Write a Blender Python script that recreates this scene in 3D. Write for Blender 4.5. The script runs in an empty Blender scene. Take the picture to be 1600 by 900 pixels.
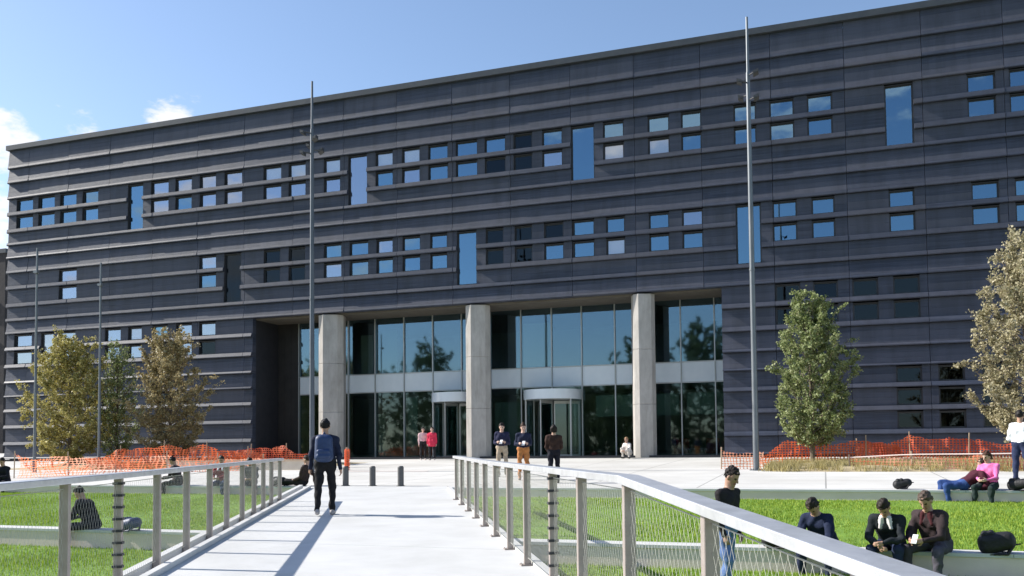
import bpy, math, random
import numpy as np
from mathutils import Vector, Matrix

# ------------------------------------------------------------------ camera, sky, sun, exposure
S = bpy.context.scene
COL = S.collection
R = math.radians
# world axes: X runs along the long facade (to the right), Y is the distance to it, Z is up
EYE = 1.57
NX, NY = 0.329, 0.944
_l = math.hypot(NX, NY); NX /= _l; NY /= _l

def to_site(v):                      # view-aligned vector (right, ahead, up) -> site axes
    return Vector((v[0]*NY - v[1]*NX, v[0]*NX + v[1]*NY, v[2]))

def xy(x, d):                        # metres right / ahead of the viewer -> site X, Y
    v = to_site((x, d, 0)); return v.x, v.y

pitch, roll = R(2.5), R(0.55)
fwd = Vector((0, math.cos(pitch), math.sin(pitch)))
r0 = Vector((1, 0, 0)); u0 = r0.cross(fwd)
rt = math.cos(roll)*r0 - math.sin(roll)*u0
up = rt.cross(fwd)
cam = bpy.data.cameras.new('camera'); camo = bpy.data.objects.new('camera', cam); COL.objects.link(camo)
a, b, c = to_site(rt), to_site(up), to_site(-fwd)
camo.matrix_world = Matrix(((a.x, b.x, c.x, 0), (a.y, b.y, c.y, 0), (a.z, b.z, c.z, EYE), (0, 0, 0, 1)))
cam.sensor_width = 36; cam.lens = 31.5; cam.shift_y = 189/1600; cam.clip_end = 6000; cam.clip_start = .05
S.camera = camo

SUN_EL, SUN_AZ = R(33.7), R(-94.6)     # azimuth measured clockwise from +Y
sd = Vector((math.sin(SUN_AZ)*math.cos(SUN_EL), math.cos(SUN_AZ)*math.cos(SUN_EL), math.sin(SUN_EL)))
sun = bpy.data.lights.new('sun', 'SUN'); suno = bpy.data.objects.new('sun', sun); COL.objects.link(suno)
suno.rotation_euler = sd.to_track_quat('Z', 'Y').to_euler(); suno.location = (-30, 0, 40)
sun.energy = 4.6; sun.angle = R(.5); sun.color = (1, .95, .87)

W = bpy.data.worlds.new('World'); S.world = W; W.use_nodes = True
nt = W.node_tree; N = nt.nodes; L = nt.links
bg = N['Background']; bg.inputs[1].default_value = .125
sky = N.new('ShaderNodeTexSky'); sky.sky_type = 'NISHITA'; sky.sun_disc = False
sky.sun_elevation = SUN_EL; sky.sun_rotation = SUN_AZ; sky.air_density = 1.0; sky.dust_density = .5; sky.ozone_density = 4.5
tc = N.new('ShaderNodeTexCoord')
def wmath(op, x, y=None, z=None):
    m = N.new('ShaderNodeMath'); m.operation = op
    for i, v in enumerate((x, y, z)):
        if v is None: continue
        if isinstance(v, (int, float)): m.inputs[i].default_value = v
        else: L.new(v, m.inputs[i])
    return m.outputs[0]
noi = N.new('ShaderNodeTexNoise'); noi.inputs['Scale'].default_value = 16; noi.inputs['Detail'].default_value = 7; noi.inputs['Roughness'].default_value = .6
mp = N.new('ShaderNodeMapping'); mp.inputs['Scale'].default_value = (1, 1, 2.2)
L.new(tc.outputs['Generated'], mp.inputs[0]); L.new(mp.outputs[0], noi.inputs['Vector'])
sep = N.new('ShaderNodeSeparateXYZ'); L.new(tc.outputs['Generated'], sep.inputs[0])
mask = None
def cloud_at(az_v, el, ra, re, amp):   # a cumulus of angular half-size ra x re round one direction (azimuth from the view axis)
    global mask
    d = to_site((math.sin(R(az_v))*math.cos(R(el)), math.cos(R(az_v))*math.cos(R(el)), math.sin(R(el))))
    side = to_site((math.cos(R(az_v)), -math.sin(R(az_v)), 0)); upv = side.cross(d).normalized()
    def dot(v):
        n = N.new('ShaderNodeVectorMath'); n.operation = 'DOT_PRODUCT'; L.new(tc.outputs['Generated'], n.inputs[0]); n.inputs[1].default_value = v; return n.outputs['Value']
    h = wmath('DIVIDE', dot(side), math.sin(R(ra))); v = wmath('DIVIDE', dot(upv), math.sin(R(re)))
    rr = wmath('ADD', wmath('MULTIPLY', h, h), wmath('MULTIPLY', v, v))
    front = wmath('GREATER_THAN', dot(d), 0.3)
    m = wmath('MULTIPLY', wmath('MULTIPLY', wmath('MAXIMUM', wmath('SUBTRACT', 1.0, rr), 0.0), amp), front)
    mask = m if mask is None else wmath('MAXIMUM', mask, m)
cloud_at(-20.9, 19.5, 2.3, 1.9, .95)
cloud_at(-26.0, 18.6, 2.4, 1.2, .75)
cloud_at(-30.2, 17.2, 2.3, 2.7, 1.1)
cloud_at(-30.4, 12.8, 2.6, 3.2, .95)
for az_, el_, ra_, re_, am_ in ((150, 15, 14, 5, .9), (205, 22, 16, 6, .9), (178, 11, 12, 4, .8), (235, 13, 14, 5, .8), (120, 24, 13, 5, .8)):
    cloud_at(az_, el_, ra_, re_, am_)  # unseen clouds behind the viewpoint, added for white reflections in the windows
dens = wmath('ADD', mask, wmath('MULTIPLY', wmath('SUBTRACT', noi.outputs[0], .5), 3.4))
ss = N.new('ShaderNodeMapRange'); ss.interpolation_type = 'SMOOTHSTEP'; ss.inputs[1].default_value = .42; ss.inputs[2].default_value = 1.0
ss.inputs[4].default_value = .92
gate = wmath('GREATER_THAN', mask, 0.001)
L.new(dens, ss.inputs[0])
fac = wmath('MULTIPLY', ss.outputs[0], wmath('MULTIPLY', gate, wmath('MINIMUM', wmath('MULTIPLY', mask, 4.0), 1.0)))
mixc = N.new('ShaderNodeMix'); mixc.data_type = 'RGBA'
tintn = N.new('ShaderNodeMix'); tintn.data_type = 'RGBA'; tintn.blend_type = 'MULTIPLY'; tintn.inputs[0].default_value = 1; tintn.inputs[7].default_value = (1.17, 1.03, .93, 1)
L.new(sky.outputs[0], tintn.inputs[6]); L.new(fac, mixc.inputs[0]); L.new(tintn.outputs[2], mixc.inputs[6]); mixc.inputs[7].default_value = (4.9, 4.9, 5.05, 1)
L.new(mixc.outputs[2], bg.inputs[0])

S.view_settings.view_transform = 'Standard'; S.view_settings.look = 'None'
S.view_settings.exposure = .80; S.view_settings.gamma = 1
S.cycles.max_bounces = 8; S.cycles.transparent_max_bounces = 16; S.cycles.use_denoising = True
S.cycles.caustics_reflective = False; S.cycles.caustics_refractive = False

# ------------------------------------------------------------------ helpers
rng = random.Random(7); nr = np.random.default_rng(7)

def mat(name, c1, c2=None, scale=3., rough=.6, metal=0., stretch=(1, 1, 1), bump=0., bscale=40., tone=None, detail=6., spec=.5, c3=None, alpha_grid=None, trans=0.):
    """Principled material: noise between c1 and c2, optional per-face 'tone' attribute mixing towards tone colour."""
    m = bpy.data.materials.new(name); m.use_nodes = True
    n = m.node_tree.nodes; l = m.node_tree.links; p = n['Principled BSDF']
    p.inputs['Roughness'].default_value = rough; p.inputs['Metallic'].default_value = metal
    p.inputs['Specular IOR Level'].default_value = spec
    t = n.new('ShaderNodeTexCoord'); mp = n.new('ShaderNodeMapping'); mp.inputs['Scale'].default_value = stretch
    l.new(t.outputs['Object'], mp.inputs[0])
    col = None
    if c2 is not None:
        nz = n.new('ShaderNodeTexNoise'); nz.inputs['Scale'].default_value = scale; nz.inputs['Detail'].default_value = detail; nz.inputs['Roughness'].default_value = .62
        l.new(mp.outputs[0], nz.inputs['Vector'])
        r = n.new('ShaderNodeValToRGB'); r.color_ramp.elements[0].position = .3; r.color_ramp.elements[1].position = .7
        r.color_ramp.elements[0].color = (*c1, 1); r.color_ramp.elements[1].color = (*c2, 1)
        l.new(nz.outputs[0], r.inputs[0]); col = r.outputs[0]
    else:
        v = n.new('ShaderNodeRGB'); v.outputs[0].default_value = (*c1, 1); col = v.outputs[0]
    if tone is not None:
        at = n.new('ShaderNodeAttribute'); at.attribute_name = 'tone'
        if c3 is not None:
            rr = n.new('ShaderNodeValToRGB'); e = rr.color_ramp.elements
            e[0].color = (*c1, 1); e[1].color = (*tone, 1); k = e.new(.5); k.color = (*c3, 1)
            l.new(at.outputs['Fac'], rr.inputs[0]); col = rr.outputs[0]
        else:
            mx = n.new('ShaderNodeMix'); mx.data_type = 'RGBA'; l.new(at.outputs['Fac'], mx.inputs[0]); l.new(col, mx.inputs[6]); mx.inputs[7].default_value = (*tone, 1); col = mx.outputs[2]
    l.new(col, p.inputs['Base Color'])
    if bump:
        nb = n.new('ShaderNodeTexNoise'); nb.inputs['Scale'].default_value = bscale; nb.inputs['Detail'].default_value = 4
        l.new(mp.outputs[0], nb.inputs['Vector'])
        bp = n.new('ShaderNodeBump'); bp.inputs['Strength'].default_value = bump; bp.inputs['Distance'].default_value = .02
        l.new(nb.outputs[0], bp.inputs['Height']); l.new(bp.outputs[0], p.inputs['Normal'])
    out = n['Material Output']
    if trans:
        tb = n.new('ShaderNodeBsdfTranslucent'); l.new(col, tb.inputs[0]); ms = n.new('ShaderNodeMixShader'); ms.inputs[0].default_value = trans
        l.new(p.outputs[0], ms.inputs[1]); l.new(tb.outputs[0], ms.inputs[2]); l.new(ms.outputs[0], out.inputs[0])
    if alpha_grid:
        # plastic netting: oval holes in a regular grid laid along the sheet's own UVs
        uv = n.new('ShaderNodeUVMap'); sc = n.new('ShaderNodeVectorMath'); sc.operation = 'MULTIPLY'; sc.inputs[1].default_value = (alpha_grid[0], alpha_grid[1], 1)
        l.new(uv.outputs[0], sc.inputs[0]); fr = n.new('ShaderNodeVectorMath'); fr.operation = 'FRACTION'; l.new(sc.outputs[0], fr.inputs[0])
        sb = n.new('ShaderNodeVectorMath'); sb.operation = 'SUBTRACT'; l.new(fr.outputs[0], sb.inputs[0]); sb.inputs[1].default_value = (.5, .5, 0)
        ln = n.new('ShaderNodeVectorMath'); ln.operation = 'LENGTH'; l.new(sb.outputs[0], ln.inputs[0])
        lt = n.new('ShaderNodeMath'); lt.operation = 'LESS_THAN'; l.new(ln.outputs['Value'], lt.inputs[0]); lt.inputs[1].default_value = alpha_grid[2]
        tr = n.new('ShaderNodeBsdfTransparent'); m2 = n.new('ShaderNodeMixShader'); l.new(lt.outputs[0], m2.inputs[0])
        l.new(out.inputs[0].links[0].from_socket if out.inputs[0].links else p.outputs[0], m2.inputs[1]); l.new(tr.outputs[0], m2.inputs[2]); l.new(m2.outputs[0], out.inputs[0])
    return m

def glass_mat(name, refl, tint, gloss, rough=.015, grow=.5):
    m = bpy.data.materials.new(name); m.use_nodes = True
    n = m.node_tree.nodes; l = m.node_tree.links; n.remove(n['Principled BSDF'])
    tr = n.new('ShaderNodeBsdfTransparent'); tr.inputs[0].default_value = (*tint, 1)
    gl = n.new('ShaderNodeBsdfGlossy'); gl.inputs[0].default_value = (*gloss, 1); gl.inputs['Roughness'].default_value = rough
    lw = n.new('ShaderNodeLayerWeight'); lw.inputs[0].default_value = .25
    mr = n.new('ShaderNodeMapRange'); mr.inputs[3].default_value = refl; mr.inputs[4].default_value = min(1, refl+grow)
    l.new(lw.outputs['Fresnel'], mr.inputs[0])
    tx = n.new('ShaderNodeTexCoord'); nz = n.new('ShaderNodeTexNoise'); nz.inputs['Scale'].default_value = .8; l.new(tx.outputs['Object'], nz.inputs['Vector'])
    bp = n.new('ShaderNodeBump'); bp.inputs['Strength'].default_value = .025; bp.inputs['Distance'].default_value = .02; l.new(nz.outputs[0], bp.inputs['Height']); l.new(bp.outputs[0], gl.inputs['Normal'])
    ms = n.new('ShaderNodeMixShader'); l.new(mr.outputs[0], ms.inputs[0]); l.new(tr.outputs[0], ms.inputs[1]); l.new(gl.outputs[0], ms.inputs[2])
    l.new(ms.outputs[0], n['Material Output'].inputs[0])
    return m

class MB:
    def __init__(s): s.v = []; s.f = []; s.m = []; s.t = []; s.uv = None
    def add(s, vs, fs, mi=0, tone=0.):
        o = len(s.v); s.v += [tuple(v) for v in vs]
        for f in fs: s.f.append(tuple(i+o for i in f)); s.m.append(mi); s.t.append(tone)
    def box(s, x0, x1, y0, y1, z0, z1, mi=0, tone=0.):
        s.add([(x0,y0,z0),(x1,y0,z0),(x1,y1,z0),(x0,y1,z0),(x0,y0,z1),(x1,y0,z1),(x1,y1,z1),(x0,y1,z1)],
              [(0,3,2,1),(4,5,6,7),(0,1,5,4),(1,2,6,5),(2,3,7,6),(3,0,4,7)], mi, tone)
    def hexa(s, p, mi=0, tone=0.):   # eight corners: four below, four above
        s.add(p, [(0,3,2,1),(4,5,6,7),(0,1,5,4),(1,2,6,5),(2,3,7,6),(3,0,4,7)], mi, tone)
    def tube(s, p0, p1, r0, r1=None, n=10, mi=0, tone=0.):
        r1 = r0 if r1 is None else r1
        p0, p1 = Vector(p0), Vector(p1); d = (p1-p0)
        if d.length < 1e-6: return
        d.normalize(); a = d.orthogonal().normalized(); b = d.cross(a)
        vs = []
        for p, r in ((p0, r0), (p1, r1)):
            for i in range(n):
                w = 2*math.pi*i/n; vs.append(p + r*(math.cos(w)*a + math.sin(w)*b))
        fs = [(i, (i+1) % n, n+(i+1) % n, n+i) for i in range(n)] + [tuple(range(n-1, -1, -1)), tuple(range(n, 2*n))]
        s.add(vs, fs, mi, tone)
    def prism_x(s, prof, x0, x1, mi=0, tone=0.):  # closed (y,z) outline pushed along X
        n = len(prof)
        vs = [(x0, y, z) for y, z in prof] + [(x1, y, z) for y, z in prof]
        fs = [(i, (i+1) % n, n+(i+1) % n, n+i) for i in range(n)] + [tuple(range(n-1, -1, -1)), tuple(range(n, 2*n))]
        s.add(vs, fs, mi, tone)
    def build(s, name, mats, parent=None, origin=None, smooth=False, fix=False):
        me = bpy.data.meshes.new(name)
        off = Vector(origin if origin is not None else (wpos(parent) if parent is not None else (0, 0, 0)))
        me.from_pydata([(x-off.x, y-off.y, z-off.z) for x, y, z in s.v], [], s.f)
        for m in (mats if isinstance(mats, (list, tuple)) else [mats]): me.materials.append(m)
        if any(s.m): me.polygons.foreach_set('material_index', s.m)
        if any(s.t):
            at = me.attributes.new('tone', 'FLOAT', 'FACE'); at.data.foreach_set('value', s.t)
        if fix:
            import bmesh
            bm = bmesh.new(); bm.from_mesh(me); bmesh.ops.recalc_face_normals(bm, faces=bm.faces); bm.to_mesh(me); bm.free()
        if smooth:
            me.polygons.foreach_set('use_smooth', [True]*len(me.polygons)); me.set_sharp_from_angle(angle=R(40))
        me.update()
        o = bpy.data.objects.new(name, me); COL.objects.link(o)
        if parent is not None: o.parent = parent
        elif origin is not None: o.location = origin
        return o

def wpos(o):
    v = Vector((0, 0, 0))
    while o is not None: v += o.location; o = o.parent
    return v

def tag(o, label, cat, group=None, kind=None):
    o['label'] = label; o['category'] = cat
    if group: o['group'] = group
    if kind: o['kind'] = kind
    return o
def thing(name, label, cat, loc=(0, 0, 0), rz=0., group=None):
    o = bpy.data.objects.new(name, None); COL.objects.link(o); o.location = loc; o.rotation_euler = (0, 0, rz); o.empty_display_size = .2
    return tag(o, label, cat, group)
def struct(o): o['kind'] = 'structure'; return o

# ------------------------------------------------------------------ materials
M = {}
M['ground'] = mat('ground_soil', (.16, .17, .10), (.24, .22, .15), .4, .9)
def paving_mat():
    m = mat('pale_concrete_paving', (.60, .59, .56), (.70, .69, .66), .7, .75, bump=.08, bscale=60)
    n = m.node_tree.nodes; l = m.node_tree.links; p = n['Principled BSDF']
    br = n.new('ShaderNodeTexBrick'); br.inputs['Scale'].default_value = 1.; br.inputs['Mortar Size'].default_value = .02; br.inputs['Brick Width'].default_value = 3.; br.inputs['Row Height'].default_value = 1.5; br.offset = 0
    br.inputs['Color1'].default_value = (1, 1, 1, 1); br.inputs['Color2'].default_value = (.93, .93, .93, 1); br.inputs['Mortar'].default_value = (.5, .5, .5, 1)
    tx = n.new('ShaderNodeTexCoord'); l.new(tx.outputs['Object'], br.inputs['Vector'])
    src = p.inputs['Base Color'].links[0].from_socket
    mx = n.new('ShaderNodeMix'); mx.data_type = 'RGBA'; mx.blend_type = 'MULTIPLY'; mx.inputs[0].default_value = 1
    st = n.new('ShaderNodeTexNoise'); st.inputs['Scale'].default_value = .22; st.inputs['Detail'].default_value = 8; l.new(tx.outputs['Object'], st.inputs['Vector'])
    l.new(src, mx.inputs[6]); l.new(br.outputs[0], mx.inputs[7])
    m2 = n.new('ShaderNodeMix'); m2.data_type = 'RGBA'; m2.blend_type = 'MULTIPLY'; m2.inputs[0].default_value = 1
    rp = n.new('ShaderNodeValToRGB'); rp.color_ramp.elements[0].position = .3; rp.color_ramp.elements[0].color = (.80, .79, .77, 1); rp.color_ramp.elements[1].position = .62; l.new(st.outputs[0], rp.inputs[0])
    l.new(mx.outputs[2], m2.inputs[6]); l.new(rp.outputs[0], m2.inputs[7]); l.new(m2.outputs[2], p.inputs['Base Color'])
    return m
M['paving'] = paving_mat()
M['deck'] = mat('bridge_deck_concrete', (.53, .53, .52), (.62, .62, .61), .9, .7, bump=.06, bscale=90)
def stain(m, lo=.86, sc=.5, st=(1, 1, 1)):
    n = m.node_tree.nodes; l = m.node_tree.links; p = n['Principled BSDF']; src = p.inputs['Base Color'].links[0].from_socket
    tx = n.new('ShaderNodeTexCoord'); mp = n.new('ShaderNodeMapping'); mp.inputs['Scale'].default_value = st; l.new(tx.outputs['Object'], mp.inputs[0])
    nz = n.new('ShaderNodeTexNoise'); nz.inputs['Scale'].default_value = sc; nz.inputs['Detail'].default_value = 9; nz.inputs['Roughness'].default_value = .68; nz.inputs['Distortion'].default_value = .6; l.new(mp.outputs[0], nz.inputs['Vector'])
    rp = n.new('ShaderNodeValToRGB'); rp.color_ramp.elements[0].position = .34; rp.color_ramp.elements[0].color = (lo, lo, lo*.98, 1); rp.color_ramp.elements[1].position = .58; l.new(nz.outputs[0], rp.inputs[0])
    mx = n.new('ShaderNodeMix'); mx.data_type = 'RGBA'; mx.blend_type = 'MULTIPLY'; mx.inputs[0].default_value = 1; l.new(src, mx.inputs[6]); l.new(rp.outputs[0], mx.inputs[7]); l.new(mx.outputs[2], p.inputs['Base Color'])
    return m
stain(M['deck'], .90, .7)
M['wallc'] = mat('terrace_concrete', (.72, .60, .535), (.82, .69, .62), 1.6, .8, stretch=(1, 1, 2), bump=.15, bscale=30)
M['lawn'] = mat('lawn_turf', (.11, .22, .018), (.19, .33, .035), 1.3, .9, bump=.5, bscale=60)
M['grass'] = mat('grass_blades', (.15, .28, .018), rough=.7, tone=(.36, .44, .055), trans=.3)
M['drygrass'] = mat('dry_grass', (.30, .25, .08), rough=.8, tone=(.50, .43, .22), trans=.25)
M['soil'] = mat('bed_soil', (.32, .25, .15), (.46, .39, .25), 2.5, .95, bump=.5, bscale=14)
M['planter'] = mat('planter_stone', (.55, .47, .38), (.66, .58, .48), 3, .8)
M['clad'] = mat('dark_cladding', (.018, .025, .046), (.060, .071, .106), 1.6, .55, stretch=(.22, 1, 9), bump=.3, bscale=9, tone=(.080, .084, .112), spec=.38)
M['ledge'] = mat('cladding_ledge', (.026, .034, .058), (.064, .074, .108), 1.6, .55, stretch=(.22, 1, 9), bump=.3, bscale=9, tone=(.070, .072, .092), spec=.38)
M['coping'] = mat('roof_coping', (.038, .045, .055), (.06, .066, .075), 2, .5)
M['reveal'] = mat('window_reveal', (.022, .023, .028), (.035, .034, .04), 3, .6)
M['frame'] = mat('window_frame_metal', (.05, .055, .065), rough=.45, metal=.3)
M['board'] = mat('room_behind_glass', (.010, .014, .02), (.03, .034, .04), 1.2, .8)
M['blind'] = mat('white_blind', (.78, .78, .78), (.84, .84, .83), 3, .8)
M['soffit'] = mat('soffit_board', (.11, .10, .085), (.15, .135, .11), 2, .8)
M['col'] = mat('column_concrete', (.36, .34, .315), (.47, .445, .415), 2.2, .85, stretch=(1, 1, .5), bump=.2, bscale=24)
stain(M['clad'], .72, 1.1, (1.6, 1, .16)); stain(M['ledge'], .78, 1.1, (1.6, 1, .3)); stain(M['col'], .80, 1.2, (2.5, 2.5, .5)); stain(M['lawn'], .78, .8)
M['mull'] = mat('mullion_aluminium', (.42, .43, .42), rough=.4, metal=.5)
M['spand'] = mat('spandrel_panel', (.60, .66, .70), (.68, .73, .76), 1.2, .25)
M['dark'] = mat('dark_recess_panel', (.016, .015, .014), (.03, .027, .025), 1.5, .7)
M['lobbyw'] = mat('lobby_wall', (.22, .25, .23), (.33, .36, .335), .8, .8)
M['lobbyg'] = mat('lobby_green_panel', (.16, .24, .22), (.22, .30, .28), .8, .8)
M['lobbyp'] = mat('lobby_pale_panel', (.42, .46, .38), (.50, .53, .45), .8, .8)
M['lobbyf'] = mat('lobby_floor_stone', (.16, .16, .15), (.22, .22, .2), .8, .4)
M['redseat'] = mat('red_seat_fabric', (.30, .03, .03), (.38, .05, .04), 3, .8)
M['steel'] = mat('railing_steel', (.58, .59, .62), (.70, .71, .73), 9, .40, metal=.6, stretch=(1, 1, 1), bump=.05, bscale=70)
M['post'] = mat('railing_post_steel', (.36, .305, .275), (.45, .395, .36), 6, .5, metal=.45, bump=.05, bscale=60)
stain(M['steel'], .86, 3.); stain(M['post'], .8, 3., (1, 1, .3))
M['clamp'] = mat('clamp_dark', (.05, .05, .055), rough=.5, metal=.4)
M['wire'] = mat('steel_wire', (.42, .42, .38), rough=.5, metal=.4)
M['galv'] = mat('galvanised_mast', (.13, .145, .16), (.19, .205, .22), 5, .45, metal=.5, stretch=(1, 1, .3))
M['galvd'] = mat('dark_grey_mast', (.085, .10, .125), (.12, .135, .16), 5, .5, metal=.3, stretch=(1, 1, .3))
M['lamp'] = mat('floodlight_housing', (.06, .06, .065), rough=.5, metal=.3)
M['bollard'] = mat('bollard_paint', (.075, .075, .075), (.10, .10, .10), 8, .55)
M['net'] = mat('orange_netting', (.86, .20, .07), (.90, .30, .14), 2.5, .6, trans=.45, alpha_grid=(9, 11, .41), tone=(.88, .48, .34))
M['netd'] = mat('orange_netting_dense', (.84, .17, .06), (.88, .26, .11), 2.5, .6, trans=.4, alpha_grid=(9, 11, .34), tone=(.72, .12, .06))
M['stake'] = mat('fence_stake', (.42, .30, .2), (.55, .42, .3), 6, .8)
M['tape'] = mat('pale_tape', (.80, .66, .60), rough=.6)
M['bark'] = mat('tree_bark', (.09, .07, .05), (.17, .135, .10), 14, .9, stretch=(1, 1, .3), bump=.5, bscale=30)
M['bag'] = mat('black_nylon', (.010, .010, .012), (.024, .024, .028), 12, .6, bump=.5, bscale=22, spec=.35)
M['bagb'] = mat('navy_nylon', (.010, .028, .09), (.017, .045, .135), 9, .55, bump=.2, bscale=30)
M['bagpale'] = mat('grey_trim', (.35, .42, .52), rough=.5)
M['beige'] = mat('beige_canvas', (.50, .45, .33), (.60, .55, .42), 9, .8)
M['phone'] = mat('phone_white', (.75, .75, .75), rough=.3)
M['brick'] = mat('dark_far_wall', (.022, .02, .022), (.05, .042, .04), 2, .8)
G = {}
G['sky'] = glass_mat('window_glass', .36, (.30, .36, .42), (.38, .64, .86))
G['soft'] = glass_mat('window_glass_pale_reflection', .42, (.45, .5, .55), (.68, .76, .90))  # pale gloss colour puts a cloud reflection into the glass
G['dark'] = glass_mat('window_glass_dim_reflection', .03, (.34, .36, .36), (.6, .75, .9), grow=.3)  # dark tree reflections of some panes put into the glass as weak gloss
G['blind'] = glass_mat('window_glass_clear', .22, (.94, .95, .96), (.80, .84, .95), grow=.3)
G['lobby'] = glass_mat('lobby_glass', .19, (.62, .70, .66), (.52, .74, .96), rough=.03)
G['lobbylow'] = glass_mat('lobby_glass_clear', .08, (.62, .70, .66), (.6, .78, .9), grow=.35, rough=.03)

KK = .0246
def gz(y): return KK*y                       # the plaza and the bridge climb gently towards the building
NF = 42.6                                     # facade plane
Z0 = gz(NF) + .01                             # entrance level
def fz(z): return EYE + (z-EYE)*NF/41.

# ------------------------------------------------------------------ ground, plaza, lawns
mb = MB(); mb.add([(-3000, -3000, -.95), (3000, -3000, -.95), (3000, 3000, -.95), (-3000, 3000, -.95)], [(0, 1, 2, 3)])
struct(mb.build('ground', M['ground']))
YE = 22.0                                     # terrace edge of the plaza
mb = MB(); x0, x1 = -95, 60
mb.hexa([(x0, YE+.35, -1.2), (x1, YE+.35, -1.2), (x1, 75, -1.2), (x0, 75, -1.2), (x0, YE+.35, gz(YE+.35)), (x1, YE+.35, gz(YE+.35)), (x1, 75, gz(75)), (x0, 75, gz(75))])
struct(mb.build('plaza', M['paving']))

def railx_left(y):     # left railing line on the site, from its line in view axes
    # (x,d) = (-3.0-.11d, d)
    # X = x*NY - d*NX ; Y = x*NX + d*NY
    d = (y + 3.0*NX)/(NY - .11*NX); return (-3.0-.11*d)*NY - d*NX
def railx_right(y):
    d = (y - 1.66*NX)/(NY - .1465*NX); return (1.66-.1465*d)*NY - d*NX
DE = .14                                      # deck edge beyond the railing
SW = 13.75                                    # seat wall front
def lawn_sheet(y0, z0, y1, z1):
    mb = MB(); nx, ny = 120, 14
    for j in range(ny+1):
        for i in range(nx+1):
            x = -70+100*i/nx; y = y0+(y1-y0)*j/ny
            z = z0+(z1-z0)*j/ny + .02*math.sin(x*1.3+y*.7)*math.sin(y*1.1) * (0 if j in (0, ny) else 1)
            mb.v.append((x, y, z))
    for j in range(ny):
        for i in range(nx):
            k = j*(nx+1)+i; mb.f.append((k, k+1, k+nx+2, k+nx+1)); mb.m.append(0); mb.t.append(0)
    return mb
LU = lambda y: .045+(y-SW-.4)/(YE-SW-.4)*.255
LL = lambda y: -.28+(y-SW)/9*.20
struct(lawn_sheet(SW+.38, LU(SW+.38), YE+.02, LU(YE+.02)).build('lawn', M['lawn'], smooth=True))
struct(lawn_sheet(-8, LL(-8), SW+.02, LL(SW+.02)).build('lawn', M['lawn'], smooth=True))

def blades(name, n, y0, y1, zf, h, label, material, bounds, seed, dens_pow=1.):
    g = np.random.default_rng(seed)
    P = []
    while sum(len(p) for p in P) < n:
        y = y0+(y1-y0)*g.random(n)**dens_pow; x = bounds[0]+(bounds[1]-bounds[0])*g.random(n)
        lx = np.vectorize(railx_left)(y)-DE-.03; rx = np.vectorize(railx_right)(y)+DE+.03
        ok = (x < lx) | (x > rx)
        # keep what could be seen from around the viewpoint
        xr = x*NY + y*NX; d = -x*NX + y*NY
        ok &= (np.abs(xr) < .72*d+1.5) & (d > 3)
        P.append(np.stack([x[ok], y[ok]], 1))
    P = np.concatenate(P)[:n]; x, y = P[:, 0], P[:, 1]; z = zf(y)
    hh = h*(.5+g.random(n)); a = g.random(n)*6.283; w = .006+.006*g.random(n); lean = hh*.6*g.random(n); la = g.random(n)*6.283
    v = np.empty((n, 3, 3), np.float32)
    v[:, 0] = np.stack([x-w*np.cos(a), y-w*np.sin(a), z-.01], 1); v[:, 1] = np.stack([x+w*np.cos(a), y+w*np.sin(a), z-.01], 1)
    v[:, 2] = np.stack([x+lean*np.cos(la), y+lean*np.sin(la), z+hh], 1)
    me = bpy.data.meshes.new(name); me.vertices.add(3*n); me.vertices.foreach_set('co', v.ravel()); me.loops.add(3*n); me.loops.foreach_set('vertex_index', np.arange(3*n))
    me.polygons.add(n); me.polygons.foreach_set('loop_start', np.arange(0, 3*n, 3)); me.materials.append(material)
    at = me.attributes.new('tone', 'FLOAT', 'FACE'); at.data.foreach_set('value', g.random(n).astype(np.float32)); me.update(); me.validate()
    o = bpy.data.objects.new(name, me); COL.objects.link(o); tag(o, label, 'grass', kind='stuff'); return o
blades('grass', 150000, SW+.42, YE-.02, LU, .036, 'short green grass of the lawn between the plaza edge and the seat wall', M['grass'], (-32, 10), 1)
blades('grass', 90000, 5, SW-.02, LL, .045, 'short green grass of the lower lawn in front of the seat wall', M['grass'], (-20, 6), 2)

def wall_piece(name, xa0, xa1, xb0, xb1, y0, y1, z0, zt0, zt1, label):
    # straight low wall, its ends cut along the bridge edge; coping slab 4 cm thick standing slightly proud
    o = thing(name, label, 'wall', ((xa0+xa1)/2, y0, z0))
    mb = MB(); mb.hexa([(xa0, y0, z0), (xa1, y0, z0), (xb1, y1, z0), (xb0, y1, z0), (xa0, y0, zt0-.05), (xa1, y0, zt0-.05), (xb1, y1, zt1-.05), (xb0, y1, zt1-.05)])
    mb.build('wall_body', M['wallc'], o)
    mb = MB(); L_ = (xa1-xa0); k = int(L_/2.4); 
    for i in range(k):
        f0, f1 = i/k, (i+1)/k; g = .004/L_
        A = lambda f, e=0: xa0+L_*f; B = lambda f: xb0+(xb1-xb0)*f
        mb.hexa([(A(f0+g), y0-.02, zt0-.05), (A(f1-g), y0-.02, zt0-.05), (B(f1-g), y1, zt1-.05), (B(f0+g), y1, zt1-.05), (A(f0+g), y0-.02, zt0), (A(f1-g), y0-.02, zt0), (B(f1-g), y1, zt1), (B(f0+g), y1, zt1)])
    mb.build('coping', M['deck'], o)
    return o
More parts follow.
